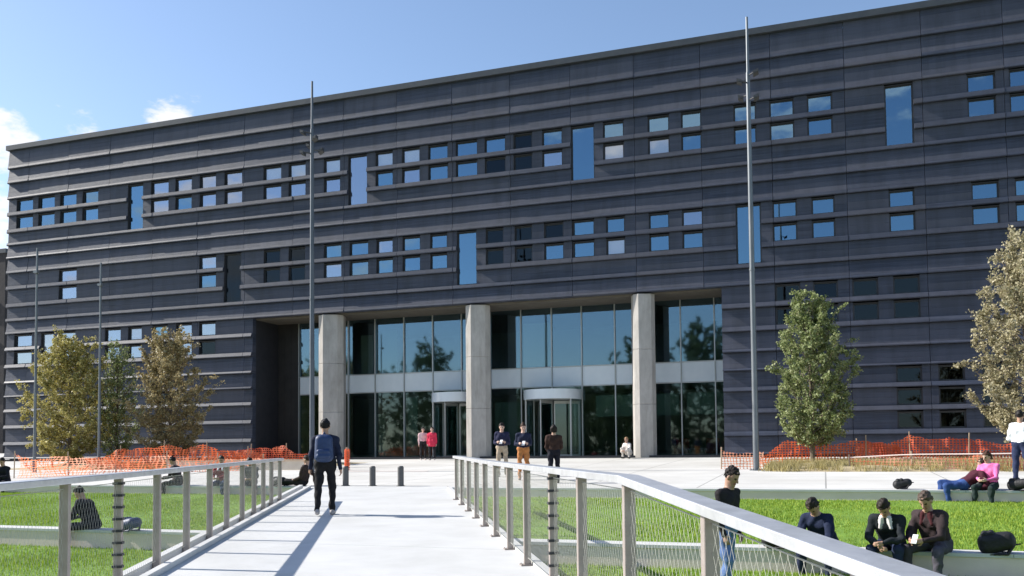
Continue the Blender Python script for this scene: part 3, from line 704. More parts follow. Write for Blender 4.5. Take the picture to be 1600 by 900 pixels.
# ------------------------------------------------------------------ masts, lamp posts, bollards
def mast(X, Y, h, label, heads, seed, r=.10, group=None, mm='galv'):
    g = random.Random(seed); z = gz(Y)
    o = thing('light_mast', label, 'light mast', (X, Y, z), 0, group)
    m = MB(); hs = h*.875
    m.tube((X, Y, z+.02), (X, Y, z+hs*.5), r, r*.85, 16); m.tube((X, Y, z+hs*.5), (X, Y, z+hs), r*.85, r*.68, 16)
    m.tube((X, Y, z+hs*.5-.03), (X, Y, z+hs*.5+.03), r*.98, r*.98, 16); m.build('pole', M[mm], o, smooth=True)
    m = MB(); m.tube((X, Y, z+hs), (X, Y, z+h), r*.52, r*.40, 12); m.build('spike', M[mm], o, smooth=True)
    m = MB(); m.tube((X, Y, z-.05), (X, Y, z+.03), r*2.2, r*2.2, 20)
    for q in range(6): m.tube((X+r*1.7*math.cos(q*1.047), Y+r*1.7*math.sin(q*1.047), z+.03), (X+r*1.7*math.cos(q*1.047), Y+r*1.7*math.sin(q*1.047), z+.06), .02, n=6)
    m.build('base_plate', M[mm], o)
    for (dz, side, dy) in heads:
        m = MB(); zz = z+hs+dz
        m.tube((X, Y, zz), (X+side*.22, Y+dy*.2, zz+.02), .025, n=6)
        c_ = Vector((X+side*.27, Y+dy*.22, zz)); t_ = side
        m.hexa([(c_.x-.085, c_.y-.09, c_.z-.05-.04*t_), (c_.x+.085, c_.y-.09, c_.z-.05+.04*t_), (c_.x+.085, c_.y+.09, c_.z-.10+.04*t_), (c_.x-.085, c_.y+.09, c_.z-.10-.04*t_),
                (c_.x-.085, c_.y-.09, c_.z+.06-.04*t_), (c_.x+.085, c_.y-.09, c_.z+.06+.04*t_), (c_.x+.085, c_.y+.09, c_.z+.05+.04*t_), (c_.x-.085, c_.y+.09, c_.z+.05-.04*t_)])
        m.box(c_.x-.07, c_.x+.07, c_.y-.105, c_.y-.092, c_.z-.03, c_.z+.04)
        m.build('floodlight', M['lamp'], o)
    return o
mast(-2.16, 30.7, 15.3, 'tall galvanised light mast by the planting bed on the right, its tip above the roof', [(-.1, 1, -1), (-.35, -1, -1), (-.75, -1, 1), (-.95, 1, -1)], 1)
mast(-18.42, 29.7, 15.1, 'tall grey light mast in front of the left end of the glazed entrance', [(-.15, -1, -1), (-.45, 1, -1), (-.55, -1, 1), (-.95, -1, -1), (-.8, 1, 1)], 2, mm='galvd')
def lamp_post(X, Y, h, label):
    z = gz(Y); o = thing('lamp_post', label, 'lamp post', (X, Y, z))
    m = MB(); m.tube((X, Y, z), (X, Y, z+h), .065, .04, 10); m.tube((X, Y, z), (X, Y, z+.5), .09, .09, 10); m.build('pole', M['galv'], o, smooth=True)
    m = MB(); m.tube((X, Y, z+h*.885), (X, Y, z+h*.885+.12), .085, .085, 10); m.box(X-.05, X+.16, Y-.16, Y-.02, z+h*.885, z+h*.885+.1); m.build('lamp_head', M['galv'], o)
lamp_post(-31.15, 32.3, 9.45, 'slim grey lamp post rising between the two leftmost tree crowns')
lamp_post(-31.6, 29.2, 9.6, 'slim grey lamp post rising behind the yellow tree near the left edge')
lamp_post(-33.4, 28.6, 5.5, 'short slim post at the far left edge in front of the facade')
for i, px in enumerate((-12.75, -11.6, -10.4)):
    X, Y = (-12.80, 21.8) if i == 0 else ((-11.95, 21.8) if i == 1 else (-11.08, 21.8))
    Y += .6; z = gz(Y)
    lab = ['dark grey bollard beside the walking person at the end of the bridge', 'middle dark grey bollard of the three at the end of the bridge', 'dark grey bollard farthest to the right at the end of the bridge'][i]
    o = thing('bollard', lab, 'bollard', (X, Y, z), 0, 'bollards at the end of the bridge')
    m = MB(); m.tube((X, Y, z-.02), (X, Y, z+.52), .085, .085, 20); m.tube((X, Y, z+.52), (X, Y, z+.555), .085, .06, 20); m.build('shaft', M['bollard'], o, smooth=True)
    m = MB(); m.tube((X, Y, z-.01), (X, Y, z+.015), .12, .12, 20); m.build('foot', M['bollard'], o, smooth=True)

# ------------------------------------------------------------------ orange safety netting
def netting(label, path, hfun, seed, material='net', bulge=.10, stakes=True, lift=.0, tape=False, tone=(0., .5)):
    g = random.Random(seed); pts = []; acc = 0
    for (xa, ya), (xb, yb) in zip(path, path[1:]):
        l_ = math.hypot(xb-xa, yb-ya); n = max(2, int(l_/.16))
        for i in range(n):
            f = i/n; pts.append((xa+(xb-xa)*f, ya+(yb-ya)*f, acc+l_*f))
        acc += l_
    pts.append((*path[-1], acc))
    o = thing('safety_netting', label, 'safety netting', (pts[len(pts)//2][0], pts[len(pts)//2][1], gz(pts[len(pts)//2][1])))
    m = MB(); rows = 7; uvs = []
    ph = g.uniform(0, 6)
    for i, (x, y, s) in enumerate(pts):
        h = .93*hfun(s/acc)*(1+.05*math.sin(s*5+ph)+.03*math.sin(s*13+2*ph)+g.uniform(-.015, .015)); h *= 1-.16*abs(math.sin(s*math.pi/1.9))
        for r in range(rows+1):
            w = r/rows
            bx = bulge*(math.sin(s*2.1+ph+w*1.7)+.6*math.sin(s*5.3+2*w+ph)+.5*math.sin(s*11+5*w+2*ph)+.4*math.sin(s*17-7*w))*math.sin(w*2.6+.25)
            m.v.append((x+bx*.3+g.uniform(-.01, .01), y+bx+.12*(1-w)*math.sin(s*1.3+ph), gz(y)+lift+h*w+g.uniform(-.01, .01)*(r > 0))); uvs.append((s, h*w))
    for i in range(len(pts)-1):
        for r in range(rows):
            k = i*(rows+1)+r; m.f.append((k, k+rows+1, k+rows+2, k+1)); m.m.append(0); m.t.append(min(1, max(.001, tone[0]+(tone[1]-tone[0])*(.5+.5*math.sin(i*.31+r*.5+ph))+g.uniform(-.15, .15))))
    ob = m.build('net', M[material], o, smooth=True)
    uvl = ob.data.uv_layers.new(name='UVMap')
    for lp in ob.data.loops: uvl.data[lp.index].uv = uvs[lp.vertex_index]
    if stakes:
        s0 = 0
        while s0 < acc:
            x, y, s = min(pts, key=lambda p: abs(p[2]-s0)); h = hfun(s/acc)
            m = MB(); m.tube((x, y+.03, gz(y)-.1), (x+g.uniform(-.04, .04), y+.03, gz(y)+lift+h+.10), .022, n=7); m.build('stake', M['stake'], o)
            s0 += 1.9
    if tape:
        m = MB()
        for (xa, ya, sa), (xb, yb, sb) in zip(pts[::3], pts[3::3]):
            m.tube((xa, ya-.02, gz(ya)+lift+hfun(sa/acc)), (xb, yb-.02, gz(yb)+lift+hfun(sb/acc)), .022, n=5)
        m.build('top_tape', M['tape'], o)
    return o
def hcurve(*pts):
    return lambda f: interp(f, pts)
netting('crumpled orange netting in front of the left trees, nearest the left edge', [(-28.5, 25.4), (-27.5, 28.0), (-24.2, 30.0), (-20.4, 32.0)], hcurve((0, .92), (.25, .80), (.5, .78), (.75, .62), (1, .5)), 1, 'net', .16, tone=(.1, .8))
netting('brighter orange netting billowing high in a hump below the left tree crowns', [(-31.3, 31.5), (-28.5, 32.0), (-25.6, 33.0), (-23.2, 33.6)], hcurve((0, .5), (.3, 1.15), (.6, 1.2), (.8, .95), (1, .75)), 2, 'netd', .18, tone=(0, .4))
netting('red orange netting peaking at the corner of the dark entrance recess', [(-26.4, 34.0), (-24.6, 34.5), (-22.6, 34.3), (-20.6, 33.8)], hcurve((0, .75), (.35, .95), (.55, 1.12), (.8, .7), (1, .7)), 3, 'netd', .12, tone=(.5, 1.))
netting('short flat stretch of pale orange netting beside the right light mast', [(-3.4, 31.6), (-2.7, 31.5), (-1.95, 31.4)], hcurve((0, .66), (.5, .7), (1, .68)), 4, 'net', .05, tone=(.5, 1.))
netting('orange netting heaped behind the green tree on the right', [(-2.2, 34.6), (-1.5, 35.2), (.4, 35.4), (2.6, 35.4)], hcurve((0, .35), (.22, 1.15), (.5, .95), (.8, .95), (1, .8)), 5, 'netd', .16, tone=(.1, .6))
netting('sagging dark orange netting along the facade behind the right bed', [(1.2, 37.4), (3.4, 37.2), (6.0, 36.8), (9.4, 36.5)], hcurve((0, .8), (.3, 1.12), (.6, .85), (1, .72)), 6, 'netd', .1, tone=(.6, 1.))
netting('low orange netting with a pale top tape along the front of the right bed', [(.75, 30.9), (2.4, 30.6), (4.4, 30.2), (6.6, 30.0)], hcurve((0, .40), (.3, .50), (.7, .52), (1, .55)), 7, 'net', .07, tape=True, tone=(.2, 1.))
# a roll of the netting standing on the plaza
o = thing('netting_roll', 'orange netting roll standing on end beside the walking person', 'netting roll', (-17.66, 31.0, gz(31.0)))
m = MB()
for q in range(26):
    w = q*.55; r_ = .05+.0028*q
    w1 = (q+1)*.55; r1_ = .05+.0028*(q+1)
    zq = gz(31.)+.01; hq = .82+.02*math.sin(q)
    m.add([(-17.66+r_*math.cos(w), 31+r_*math.sin(w), zq), (-17.66+r1_*math.cos(w1), 31+r1_*math.sin(w1), zq), (-17.66+r1_*math.cos(w1), 31+r1_*math.sin(w1), zq+hq), (-17.66+r_*math.cos(w), 31+r_*math.sin(w), zq+hq)], [(0, 1, 2, 3)], 0, .3)
ob = m.build('sheet', M['netd'], o)
uvl = ob.data.uv_layers.new(name='UVMap')
for p in ob.data.polygons:
    for k, li in enumerate(p.loop_indices): uvl.data[li].uv = (p.index*.06+(.06 if k in (1, 2) else 0), .8 if k > 1 else 0)
m = MB(); m.tube((-17.66, 31, gz(31.)), (-17.66, 31, gz(31.)+.9), .045, n=10); m.build('core', M['stake'], o)
# planter kerb behind the left netting
o = thing('planter', 'low sandy stone planter edge behind the left netting and railing', 'planter', (-22.5, 31.2, gz(31.2)))
m = MB(); m.box(-26.4, -18.9, 31.15, 31.45, .5, gz(31.3)+.36); m.build('body', M['planter'], o)
m = MB(); m.box(-26.45, -18.85, 31.11, 31.49, gz(31.3)+.36, gz(31.3)+.42); m.build('rim', M['stake'], o)

# ------------------------------------------------------------------ trees
def tree(label, X, Y, h, w, base, cols, nleaf, seed, leaf=.085, group='young trees in front of the facade', lean=0., top=.35, sparse=.0, origin_z=None):
    g = random.Random(seed); q = np.random.default_rng(seed); z = gz(Y) if origin_z is None else origin_z
    o = thing('tree', label, 'tree', (X, Y, z), 0, group)
    m = MB(); tips = []
    def env(f):       # half-width of the crown at height fraction f (0 crown base .. 1 top)
        return w/2*max(.12, math.sin(math.pi*(.08+.87*f)**.85)**.62)
    cb = base; ch = h-base
    p = Vector((X, Y, z-.1)); prevr = .035+h*.008
    nseg = 7; axis = []
    for i in range(nseg+1):
        f = i/nseg; axis.append(Vector((X+lean*f+g.uniform(-.05, .05)*f, Y+g.uniform(-.05, .05)*f, z-.1+(h*.93+.1)*f)))
    for i in range(nseg):
        m.tube(axis[i], axis[i+1], prevr*(1-i/nseg)+.008, prevr*(1-(i+1)/nseg)+.008, 8)
    def ax(zz):
        f = min(.999, max(0, zz/(h*.93))); i = int(f*nseg); u = f*nseg-i; return axis[i].lerp(axis[i+1], u)
    nb_ = 84
    for i in range(nb_):
        f = (i+.5)/nb_; st = ax(cb*.75+max(0, f-.12)*ch*.86); a = i*2.4+g.uniform(-.4, .4)
        fe = min(1, f*1.02+g.uniform(-.03, .06)); rr = env(fe)*g.uniform(.55, 1.05)
        en = Vector((X+lean*fe+rr*math.cos(a), Y+rr*math.sin(a), z+cb+fe*ch*.98))
        mid = st.lerp(en, .5)+Vector((math.cos(a), math.sin(a), -.3))*rr*.16
        m.tube(st, mid, .022*(1-.5*f), .014, 5); m.tube(mid, en, .014, .005, 5)
        for k in range(7):
            u = .2+.8*(k+.5)/7; b_ = st.lerp(mid, u*2) if u < .5 else mid.lerp(en, u*2-1)
            d = Vector((g.gauss(0, 1), g.gauss(0, 1), g.gauss(.5, .8))).normalized()*g.uniform(.18, .42)*(w/3.4)
            e = b_+d; m.tube(b_, e, .006, .003, 3); tips.append((b_, e, f))
    m.build('trunk', M['bark'], o, smooth=True)
    # leaves: folded four-sided blades scattered along the twigs
    tw = np.array([[*b_, *e] for b_, e, f in tips]); keep = q.random(len(tw)) > sparse*.6; tw = tw[keep]
    vigor = q.random(len(tw))**.7+.15; vigor /= vigor.sum()
    idx = q.choice(len(tw), nleaf, p=vigor); u = q.random(nleaf)*1.15
    c = tw[idx, :3]+(tw[idx, 3:]-tw[idx, :3])*u[:, None]+q.normal(0, .055, (nleaf, 3))
    nrm = q.normal(0, 1, (nleaf, 3)); nrm[:, 2] += .5; nrm /= np.linalg.norm(nrm, axis=1)[:, None]
    d = q.normal(0, 1, (nleaf, 3)); d[:, 2] -= .4; d -= nrm*(d*nrm).sum(1)[:, None]; d /= np.linalg.norm(d, axis=1)[:, None]
    s = np.cross(nrm, d); L_ = leaf*(.6+.7*q.random(nleaf)); Wd = L_*(.33+.12*q.random(nleaf))
    V = np.empty((nleaf, 4, 3), np.float32)
    V[:, 0] = c-d*L_[:, None]*.5; V[:, 1] = c+s*Wd[:, None]+nrm*.012; V[:, 2] = c+d*L_[:, None]*.5; V[:, 3] = c-s*Wd[:, None]+nrm*.012
    V -= np.array([X, Y, z], np.float32)
    me = bpy.data.meshes.new('crown'); me.vertices.add(4*nleaf); me.vertices.foreach_set('co', V.ravel()); me.loops.add(4*nleaf); me.loops.foreach_set('vertex_index', np.arange(4*nleaf))
    me.polygons.add(nleaf); me.polygons.foreach_set('loop_start', np.arange(0, 4*nleaf, 4)); me.materials.append(mat('leaves', cols[0], rough=.6, tone=cols[2], c3=cols[1], trans=.3))
    tn = np.clip(.25*q.random(len(tw))[idx]+.75*q.random(nleaf), 0, 1).astype(np.float32)
    at = me.attributes.new('tone', 'FLOAT', 'FACE'); at.data.foreach_set('value', tn); me.update()
    co = bpy.data.objects.new('crown', me); COL.objects.link(co); co.parent = o
    return o
GREEN = ((.10, .14, .04), (.23, .28, .10), (.42, .44, .24))
OLIVE = ((.20, .18, .045), (.42, .37, .11), (.62, .56, .28))
BROWN = ((.21, .17, .075), (.38, .31, .15), (.54, .46, .27))
PALE = ((.22, .20, .10), (.42, .38, .23), (.62, .56, .41))
tree('young green tree with an upright oval crown beside the right light mast', -.44, 35.0, 6.5, 3.4, 1.0, GREEN, 30000, 11, leaf=.092)
tree('taller pale olive tree cut off by the right edge', 6.25, 32.8, 7.8, 3.7, 1.1, PALE, 36000, 12, leaf=.088)
tree('full yellow olive tree nearest the left edge', -34.8, 34.2, 6.5, 4.9, .6, OLIVE, 38000, 13, leaf=.098)
tree('thin green tree between the yellow tree and the brown tree', -33.6, 36.0, 6.3, 2.6, .6, GREEN, 8000, 14, sparse=.3, leaf=.095)
tree('brownish sparse tree left of the dark entrance recess', -30.0, 35.6, 6.7, 4.4, .7, BROWN, 30000, 15, sparse=.15, leaf=.096)

DEEP = ((.07, .10, .035), (.12, .16, .06), (.22, .26, .10))
for q_, (tx_, ty_, th_, tw_) in enumerate(((-70, -30, 17, 14), (-60, -40, 20, 15), (-50, -36, 11, 15), (-40, -38, 12, 14), (-31, -38, 12, 15), (-23, -30, 18, 13), (-15.5, -34, 20, 12), (-6, -36, 16, 13), (-80, -28, 15, 13), (3, -34, 14, 13))):
    tree('tall tree behind the viewpoint, seen only mirrored in the entrance glass', tx_, ty_, th_, tw_, .9, DEEP, 16000, 40+q_, leaf=.48, group='trees mirrored in the entrance glass', origin_z=-.95)

# ------------------------------------------------------------------ people: one smooth continuous skin grown round each posed skeleton
def surface_nets(D, org, h):
    sh = np.array(D.shape); ins = D < 0
    cdim = sh-1; ncell = int(np.prod(cdim)); acc = np.zeros((ncell, 3)); cnt = np.zeros(ncell)
    lin = lambda i, j, k: (i*cdim[1]+j)*cdim[2]+k
    quads = []
    for ax in range(3):
        sl0 = [slice(None)]*3; sl1 = [slice(None)]*3; sl0[ax] = slice(0, -1); sl1[ax] = slice(1, None)
        a_, b_ = ins[tuple(sl0)], ins[tuple(sl1)]
        I = np.argwhere(a_ != b_)
        if not len(I): continue
        da = D[tuple(sl0)][tuple(I.T)]; db = D[tuple(sl1)][tuple(I.T)]; f = da/(da-db)
        pos = I.astype(float); pos[:, ax] += f
        u, v = (ax+1) % 3, (ax+2) % 3; cells = []
        for du, dv in ((-1, -1), (0, -1), (0, 0), (-1, 0)):
            c_ = I.copy(); c_[:, u] += du; c_[:, v] += dv
            ok = ((c_ >= 0) & (c_ < cdim)).all(1); l_ = lin(c_[:, 0], c_[:, 1], c_[:, 2]); l_[~ok] = 0
            np.add.at(acc, l_[ok], pos[ok]); np.add.at(cnt, l_[ok], 1); cells.append(l_)
        Q = np.stack(cells, 1); fl = ~ins[tuple(sl0)][tuple(I.T)]; Q[fl] = Q[fl][:, ::-1]; quads.append(Q)
    used = np.nonzero(cnt)[0]; remap = np.zeros(ncell, int); remap[used] = np.arange(len(used))
    return acc[used]/cnt[used][:, None]*h+org, remap[np.concatenate(quads)]

class Prim:
    def __init__(s, a, b, ra, rb, tag, k=.02, flat=None):
        s.a, s.b = np.array(a, float), np.array(b, float); s.ra, s.rb, s.tag, s.k, s.flat = ra, rb, tag, k, flat
    def box(s):
        r = max(s.ra, s.rb)*1.05+.03; return np.minimum(s.a, s.b)-r, np.maximum(s.a, s.b)+r
    def d(s, P):
        ab = s.b-s.a; L2 = ab@ab; w = P-s.a
        t = np.clip((w@ab)/L2, 0, 1) if L2 > 1e-9 else np.zeros(P.shape[:-1])
        return np.linalg.norm(w-t[..., None]*ab, axis=-1)-(s.ra+(s.rb-s.ra)*t)
class Ell:
    def __init__(s, c, M3, r, tag, k=.02):
        s.c = np.array(c, float); s.M = np.array(M3, float); s.r = np.array(r, float); s.tag = tag; s.k = k
    def box(s): r = s.r.max()+.03; return s.c-r, s.c+r
    def d(s, P):
        q = (P-s.c)@s.M.T; k0 = np.linalg.norm(q/s.r, axis=-1); k1 = np.linalg.norm(q/(s.r**2), axis=-1)
        return k0*(k0-1)/np.maximum(k1, 1e-6)
def grow(prims, h, cuts=(), extra=()):
    lo = np.min([p.box()[0] for p in prims], 0)-h*2; hi = np.max([p.box()[1] for p in prims], 0)+h*2
    n = np.ceil((hi-lo)/h).astype(int)+1; D = np.full(n, .5, np.float32)
    for p in prims:
        a_, b_ = p.box(); i0 = np.maximum(0, np.floor((a_-lo)/h).astype(int)); i1 = np.minimum(n, np.ceil((b_-lo)/h).astype(int)+1)
        g = np.stack(np.meshgrid(*[lo[q]+h*np.arange(i0[q], i1[q]) for q in range(3)], indexing='ij'), -1)
        d = p.d(g); sub = D[i0[0]:i1[0], i0[1]:i1[1], i0[2]:i1[2]]
        k = p.k; hh = np.clip(.5+.5*(sub-d)/k, 0, 1)
        sub[...] = sub*(1-hh)+d*hh-k*hh*(1-hh)
    if cuts:
        g = np.stack(np.meshgrid(*[lo[q]+h*np.arange(n[q]) for q in range(3)], indexing='ij'), -1)
        for nrm_, off in cuts: D = np.maximum(D, (g@np.array(nrm_)-off).astype(np.float32))
    for p in extra:
        a_, b_ = p.box(); i0 = np.maximum(0, np.floor((a_-lo)/h).astype(int)); i1 = np.minimum(n, np.ceil((b_-lo)/h).astype(int)+1)
        g = np.stack(np.meshgrid(*[lo[q]+h*np.arange(i0[q], i1[q]) for q in range(3)], indexing='ij'), -1)
        sub = D[i0[0]:i1[0], i0[1]:i1[1], i0[2]:i1[2]]; sub[...] = np.minimum(sub, p.d(g))
    return surface_nets(D, lo, h)
def skin_mesh(name, prims, h, mats, parent, cuts=(), extra=()):
    V, Q = grow(prims, h, cuts, extra); tags = list(mats)
    C_ = V[Q].mean(1); best = np.full(len(C_), 9.); mi = np.zeros(len(C_), int)
    for p in prims:
        a_, b_ = p.box(); m_ = ((C_ > a_) & (C_ < b_)).all(1)
        if not m_.any(): continue
        d = p.d(C_[m_]); s_ = best[m_]; t_ = mi[m_]; bias = .006 if p.tag in ('eye', 'lip') else 0
        w = (d-bias) < s_; s_[w] = d[w]-bias; t_[w] = tags.index(p.tag); best[m_] = s_; mi[m_] = t_
    me = bpy.data.meshes.new(name); me.from_pydata(V.tolist(), [], Q.tolist())
    for t in tags: me.materials.append(mats[t])
    me.polygons.foreach_set('material_index', mi.astype(np.int32)); me.polygons.foreach_set('use_smooth', np.ones(len(Q), bool)); me.update()
    fold = [i for i, t in enumerate(tags) if t in ('top', 'trousers')]
    if fold:
        keep = np.zeros(len(V), bool); keep[Q[np.isin(mi, fold)].ravel()] = True; keep[Q[~np.isin(mi, fold)].ravel()] = False
        nv = np.empty(len(V)*3, np.float32); me.vertices.foreach_get('normal', nv) if False else me.vertex_normals.foreach_get('vector', nv); nv = nv.reshape(-1, 3)
        g = np.random.default_rng(len(V)); disp = np.zeros(len(V))
        for q in range(9):
            w = g.normal(0, 1, 3)*np.array([.8, .8, 1.4]); w *= g.uniform(16, 44)/np.linalg.norm(w); disp += np.sin(V@w+g.uniform(0, 6.3)+1.4*np.sin(V@w[::-1]*.5))/3
        V2 = V+nv*(disp*.0115*keep)[:, None]; me.vertices.foreach_set('co', V2.astype(np.float32).ravel()); me.update()
    o = bpy.data.objects.new(name, me); COL.objects.link(o); o.parent = parent
    return o
_cm = {}
def cloth(c, rough=.85):
    key = (c, rough)
    if key not in _cm:
        d = tuple(min(1, x*1.35+.004) for x in c); _cm[key] = mat('cloth', c, d, 14, rough, bump=.45, bscale=16, spec=.2)
    return _cm[key]
SKIN = mat('skin', (.38, .22, .155), (.46, .28, .20), 8, .55)
SKIN2 = mat('skin', (.50, .32, .25), (.56, .37, .29), 8, .55)
EYE = 1.57
EYEM = mat('eye_dark', (.02, .015, .012), rough=.3); LIP = mat('lip', (.30, .12, .10), rough=.5)
def U(*v):
    v = np.array(v, float); return v/np.linalg.norm(v)
def person(label, X, Y, z, rz, stature=1.75, hip=None, spine=(0, 0, 1), head=(0, 0, 0), legs=None, arms=None, top=(.03, .03, .04), trousers=(.02, .02, .025), shoes=(.02, .02, .02),
           hair=(.012, .009, .008), hairstyle='short', h=.014, sleeve=True, accent=None, bulk=1., skirt=None, twist=0., skin=SKIN, coat=False):
    """joints are laid out facing -Y; legs/arms = ((thigh dir, shin dir), ...) and ((upper dir, fore dir), ...), first the figure's right (-X)"""
    o = thing('person', label, 'person', (X, Y, z), rz)
    k = stature/1.75; hip = (.93 if hip is None else hip)*k
    P = np.array([0, 0, hip]); s = U(*spine); xs = np.array([math.cos(twist), math.sin(twist), 0]); xs = U(*(xs-s*(xs@s))); fw_ = np.cross(s, xs); fw_ = -fw_ if fw_[1] > 0 and abs(fw_[1]) > .2 else fw_
    if fw_@np.array([math.sin(twist), -math.cos(twist), .001]) < 0: fw_ = -fw_
    pr = []; T = 'top'; B_ = bulk
    def add(*a_, **kw): pr.append(Prim(*a_, **kw))
    C1 = P+s*.20*k; C2 = P+s*.36*k; NK = P+s*.50*k
    for sg in (-1, 1):
        add(P+xs*sg*.065*k+s*.0, P+xs*sg*.055*k+s*.08*k, .118*k*B_, .11*k*B_, 'trousers', .03)
        add(P+xs*sg*.055*k+s*.07*k, C2+xs*sg*.075*k, .112*k*B_, .118*k*B_, T, .05)
        add(C2+xs*sg*.06*k, P+xs*sg*.10*k+s*.45*k, .10*k*B_, .062*k*B_, T, .05)
    add(P+xs*-.16*k+s*.445*k, P+xs*.16*k+s*.445*k, .062*k, .062*k, T, .04)
    add(C2, NK-s*.02*k, .10*k, .062*k, T, .05)
    if coat:
        for sg in (-1, 1): add(P+xs*sg*.07*k+s*.06*k, P+xs*sg*.08*k-s*.12*k, .125*k*B_, .13*k*B_, T, .03)
    # head
    hp, hy, hr_ = head      # pitch forward, yaw to the figure's left, roll
    hu = s*.35+np.array([0, 0, .65]) if s[2] > .3 else s
    hu = U(*hu); f0 = U(*(fw_-hu*(fw_@hu))); x0_ = np.cross(f0, hu)
    f1 = f0*math.cos(hy)+np.cross(hu, f0)*math.sin(hy); x1_ = np.cross(f1, hu)
    f2 = f1*math.cos(hp)-hu*math.sin(hp); u2 = hu*math.cos(hp)+f1*math.sin(hp)
    x2 = np.cross(f2, u2); x2, u2 = x2*math.cos(hr_)+u2*math.sin(hr_), u2*math.cos(hr_)-x2*math.sin(hr_)
    HC = NK+hu*.085*k+u2*.085*k+f2*.012*k
    HM = np.stack([x2, f2, u2]); hx = lambda r_, f_, u_: HC+(x2*r_+f2*f_+u2*u_)*k
    add(NK-s*.03*k, hx(0, -.02, -.05), .060*k, .054*k, 'skin', .02)
    pr.append(Ell(hx(0, -.005, .025), HM, np.array([.074, .094, .100])*k, 'skin', .02))
    add(hx(0, .03, -.045), hx(0, .058, -.092), .055*k, .033*k, 'skin', .03)
    add(hx(0, .088, .012), hx(0, .106, -.028), .010*k, .015*k, 'skin', .012)
    for sg in (-1, 1):
        pr.append(Ell(hx(sg*.076, -.005, -.005), HM, np.array([.013, .022, .033])*k, 'skin', .008))
        add(hx(sg*.030, .080, .010), hx(sg*.034, .079, .010), .0075*k, .0075*k, 'eye', .003)
    add(hx(-.02, .083, -.060), hx(.02, .083, -.060), .0075*k, .0075*k, 'lip', .004)
    if accent:
        for sg in (-1, 1): add(NK+(xs*sg*.05+fw_*.05-s*.0)*k, NK+(xs*sg*.075+fw_*.115-s*.12)*k, .028*k, .022*k, 'accent', .006)
    # legs
    legs = legs or (((-.06, -.03, -1), (0, .03, -1)), ((.06, .03, -1), (0, .06, -1)))
    for sg, (td, sd_) in zip((-1, 1), legs):
        H_ = P+xs*sg*.092*k-s*.01*k if s[2] > .3 else P+xs*sg*.092*k
        td, sd_ = U(*td), U(*sd_); K_ = H_+td*.43*k; A_ = K_+sd_*.405*k
        add(H_, K_, .098*k, .066*k, 'trousers', .03); add(K_, A_, .065*k, .047*k, 'trousers', .015)
        add(K_-sd_*.0, K_+sd_*.16*k+np.array([0, .012, 0])*k, .062*k, .058*k, 'trousers', .02)
        fd = np.array([xs[0]*sg*.12, xs[1]*sg*.12, 0])+np.array([math.sin(twist), -math.cos(twist), 0]); 
        if abs(sd_[2]) < .6: fd = np.array([sg*.15, -.25, 1.])
        fd = U(*fd); dn = sd_
        add(A_+dn*.005*k, A_+dn*.045*k-fd*.035*k, .045*k, .040*k, 'shoes', .01)
        add(A_+dn*.045*k-fd*.03*k, A_+dn*.052*k+fd*.14*k, .040*k, .033*k, 'shoes', .02)
    if skirt: add(P, P-s*.25*k, .16*k, .2*k, 'trousers', .03)
    # arms with five-fingered hands
    arms = arms or (((-.16, .04, -1), (-.04, -.12, -1)), ((.16, .04, -1), (.04, -.12, -1)))
    hands = []
    for sg, (ud, fd) in zip((-1, 1), arms):
        Sh = P+xs*sg*.178*k+s*.435*k; ud, fd = U(*ud), U(*fd); E_ = Sh+ud*.285*k; Wr = E_+fd*.25*k
        ct = 'top' if sleeve else 'skin'; rs = 1.12 if sleeve else .88
        add(Sh, E_, .060*k*B_*(1.08 if sleeve else .95), .047*k*rs, T if sleeve else 'skin', .03); 
        if not sleeve: add(Sh, Sh+ud*.13*k, .064*k, .060*k, T, .02)
        add(E_, Wr, .046*k*rs, .032*k*rs, ct, .015)
        pn = np.cross(fd, np.array([0., 0, 1])); pn = U(*pn) if np.linalg.norm(pn) > .2 else np.array([1., 0, 0])
        side = U(*np.cross(fd, pn)); side = side if side@fw_ > 0 else -side
        inn = U(*np.cross(side, fd)); inn = inn if inn@(xs*-sg) > 0 else -inn
        KN = Wr+fd*.085*k
        add(Wr-fd*.01*k, KN+side*.018*k, .024*k, .020*k, 'skin', .01); add(Wr-fd*.01*k, KN-side*.018*k, .024*k, .018*k, 'skin', .01)
        for q, ln in zip((-1.5, -.5, .5, 1.5), (.058, .070, .076, .066)):
            f0_ = KN+side*.0155*q*k; f1_ = f0_+(fd*.86+inn*.4)*ln*.55*k; f2_ = f1_+(fd*.45+inn*.85)*ln*.5*k
            add(f0_, f1_, .0098*k, .009*k, 'skin', .003); add(f1_, f2_, .009*k, .0075*k, 'skin', .003)
        t0 = Wr+fd*.025*k+side*.02*k; t1 = t0+(side*.8+fd*.55+inn*.3)*.045*k; t2 = t1+(fd*.85+side*.2+inn*.4)*.035*k
        add(t0, t1, .013*k, .011*k, 'skin', .006); add(t1, t2, .011*k, .008*k, 'skin', .003)
        hands.append(KN+inn*.03*k)
    mats = {'skin': skin, 'top': cloth(top), 'trousers': cloth(trousers), 'shoes': cloth(shoes, .6), 'eye': EYEM, 'lip': LIP}
    if accent: mats['accent'] = cloth(accent)
    skin_mesh('body', pr, h, mats, o)
    hp_ = [Ell(hx(0, -.020, .036), HM, np.array([.079, .096, .100])*k, 'hair', .02)]
    g = random.Random(len(label)*7)
    for q in range(34):
        w = g.uniform(0, 6.28); e_ = g.uniform(-.1, 1.35); c_, s_ = math.cos(e_), math.sin(e_); l_ = g.uniform(.97, 1.07)
        hp_.append(Prim(hx(.07*math.cos(w)*c_, -.018+.083*math.sin(w)*c_, .038+.088*s_), hx(.083*l_*math.cos(w+.25)*c_, -.02+.097*l_*math.sin(w+.25)*c_, .038+.103*l_*s_), .022*k, .010*k, 'hair', .012))
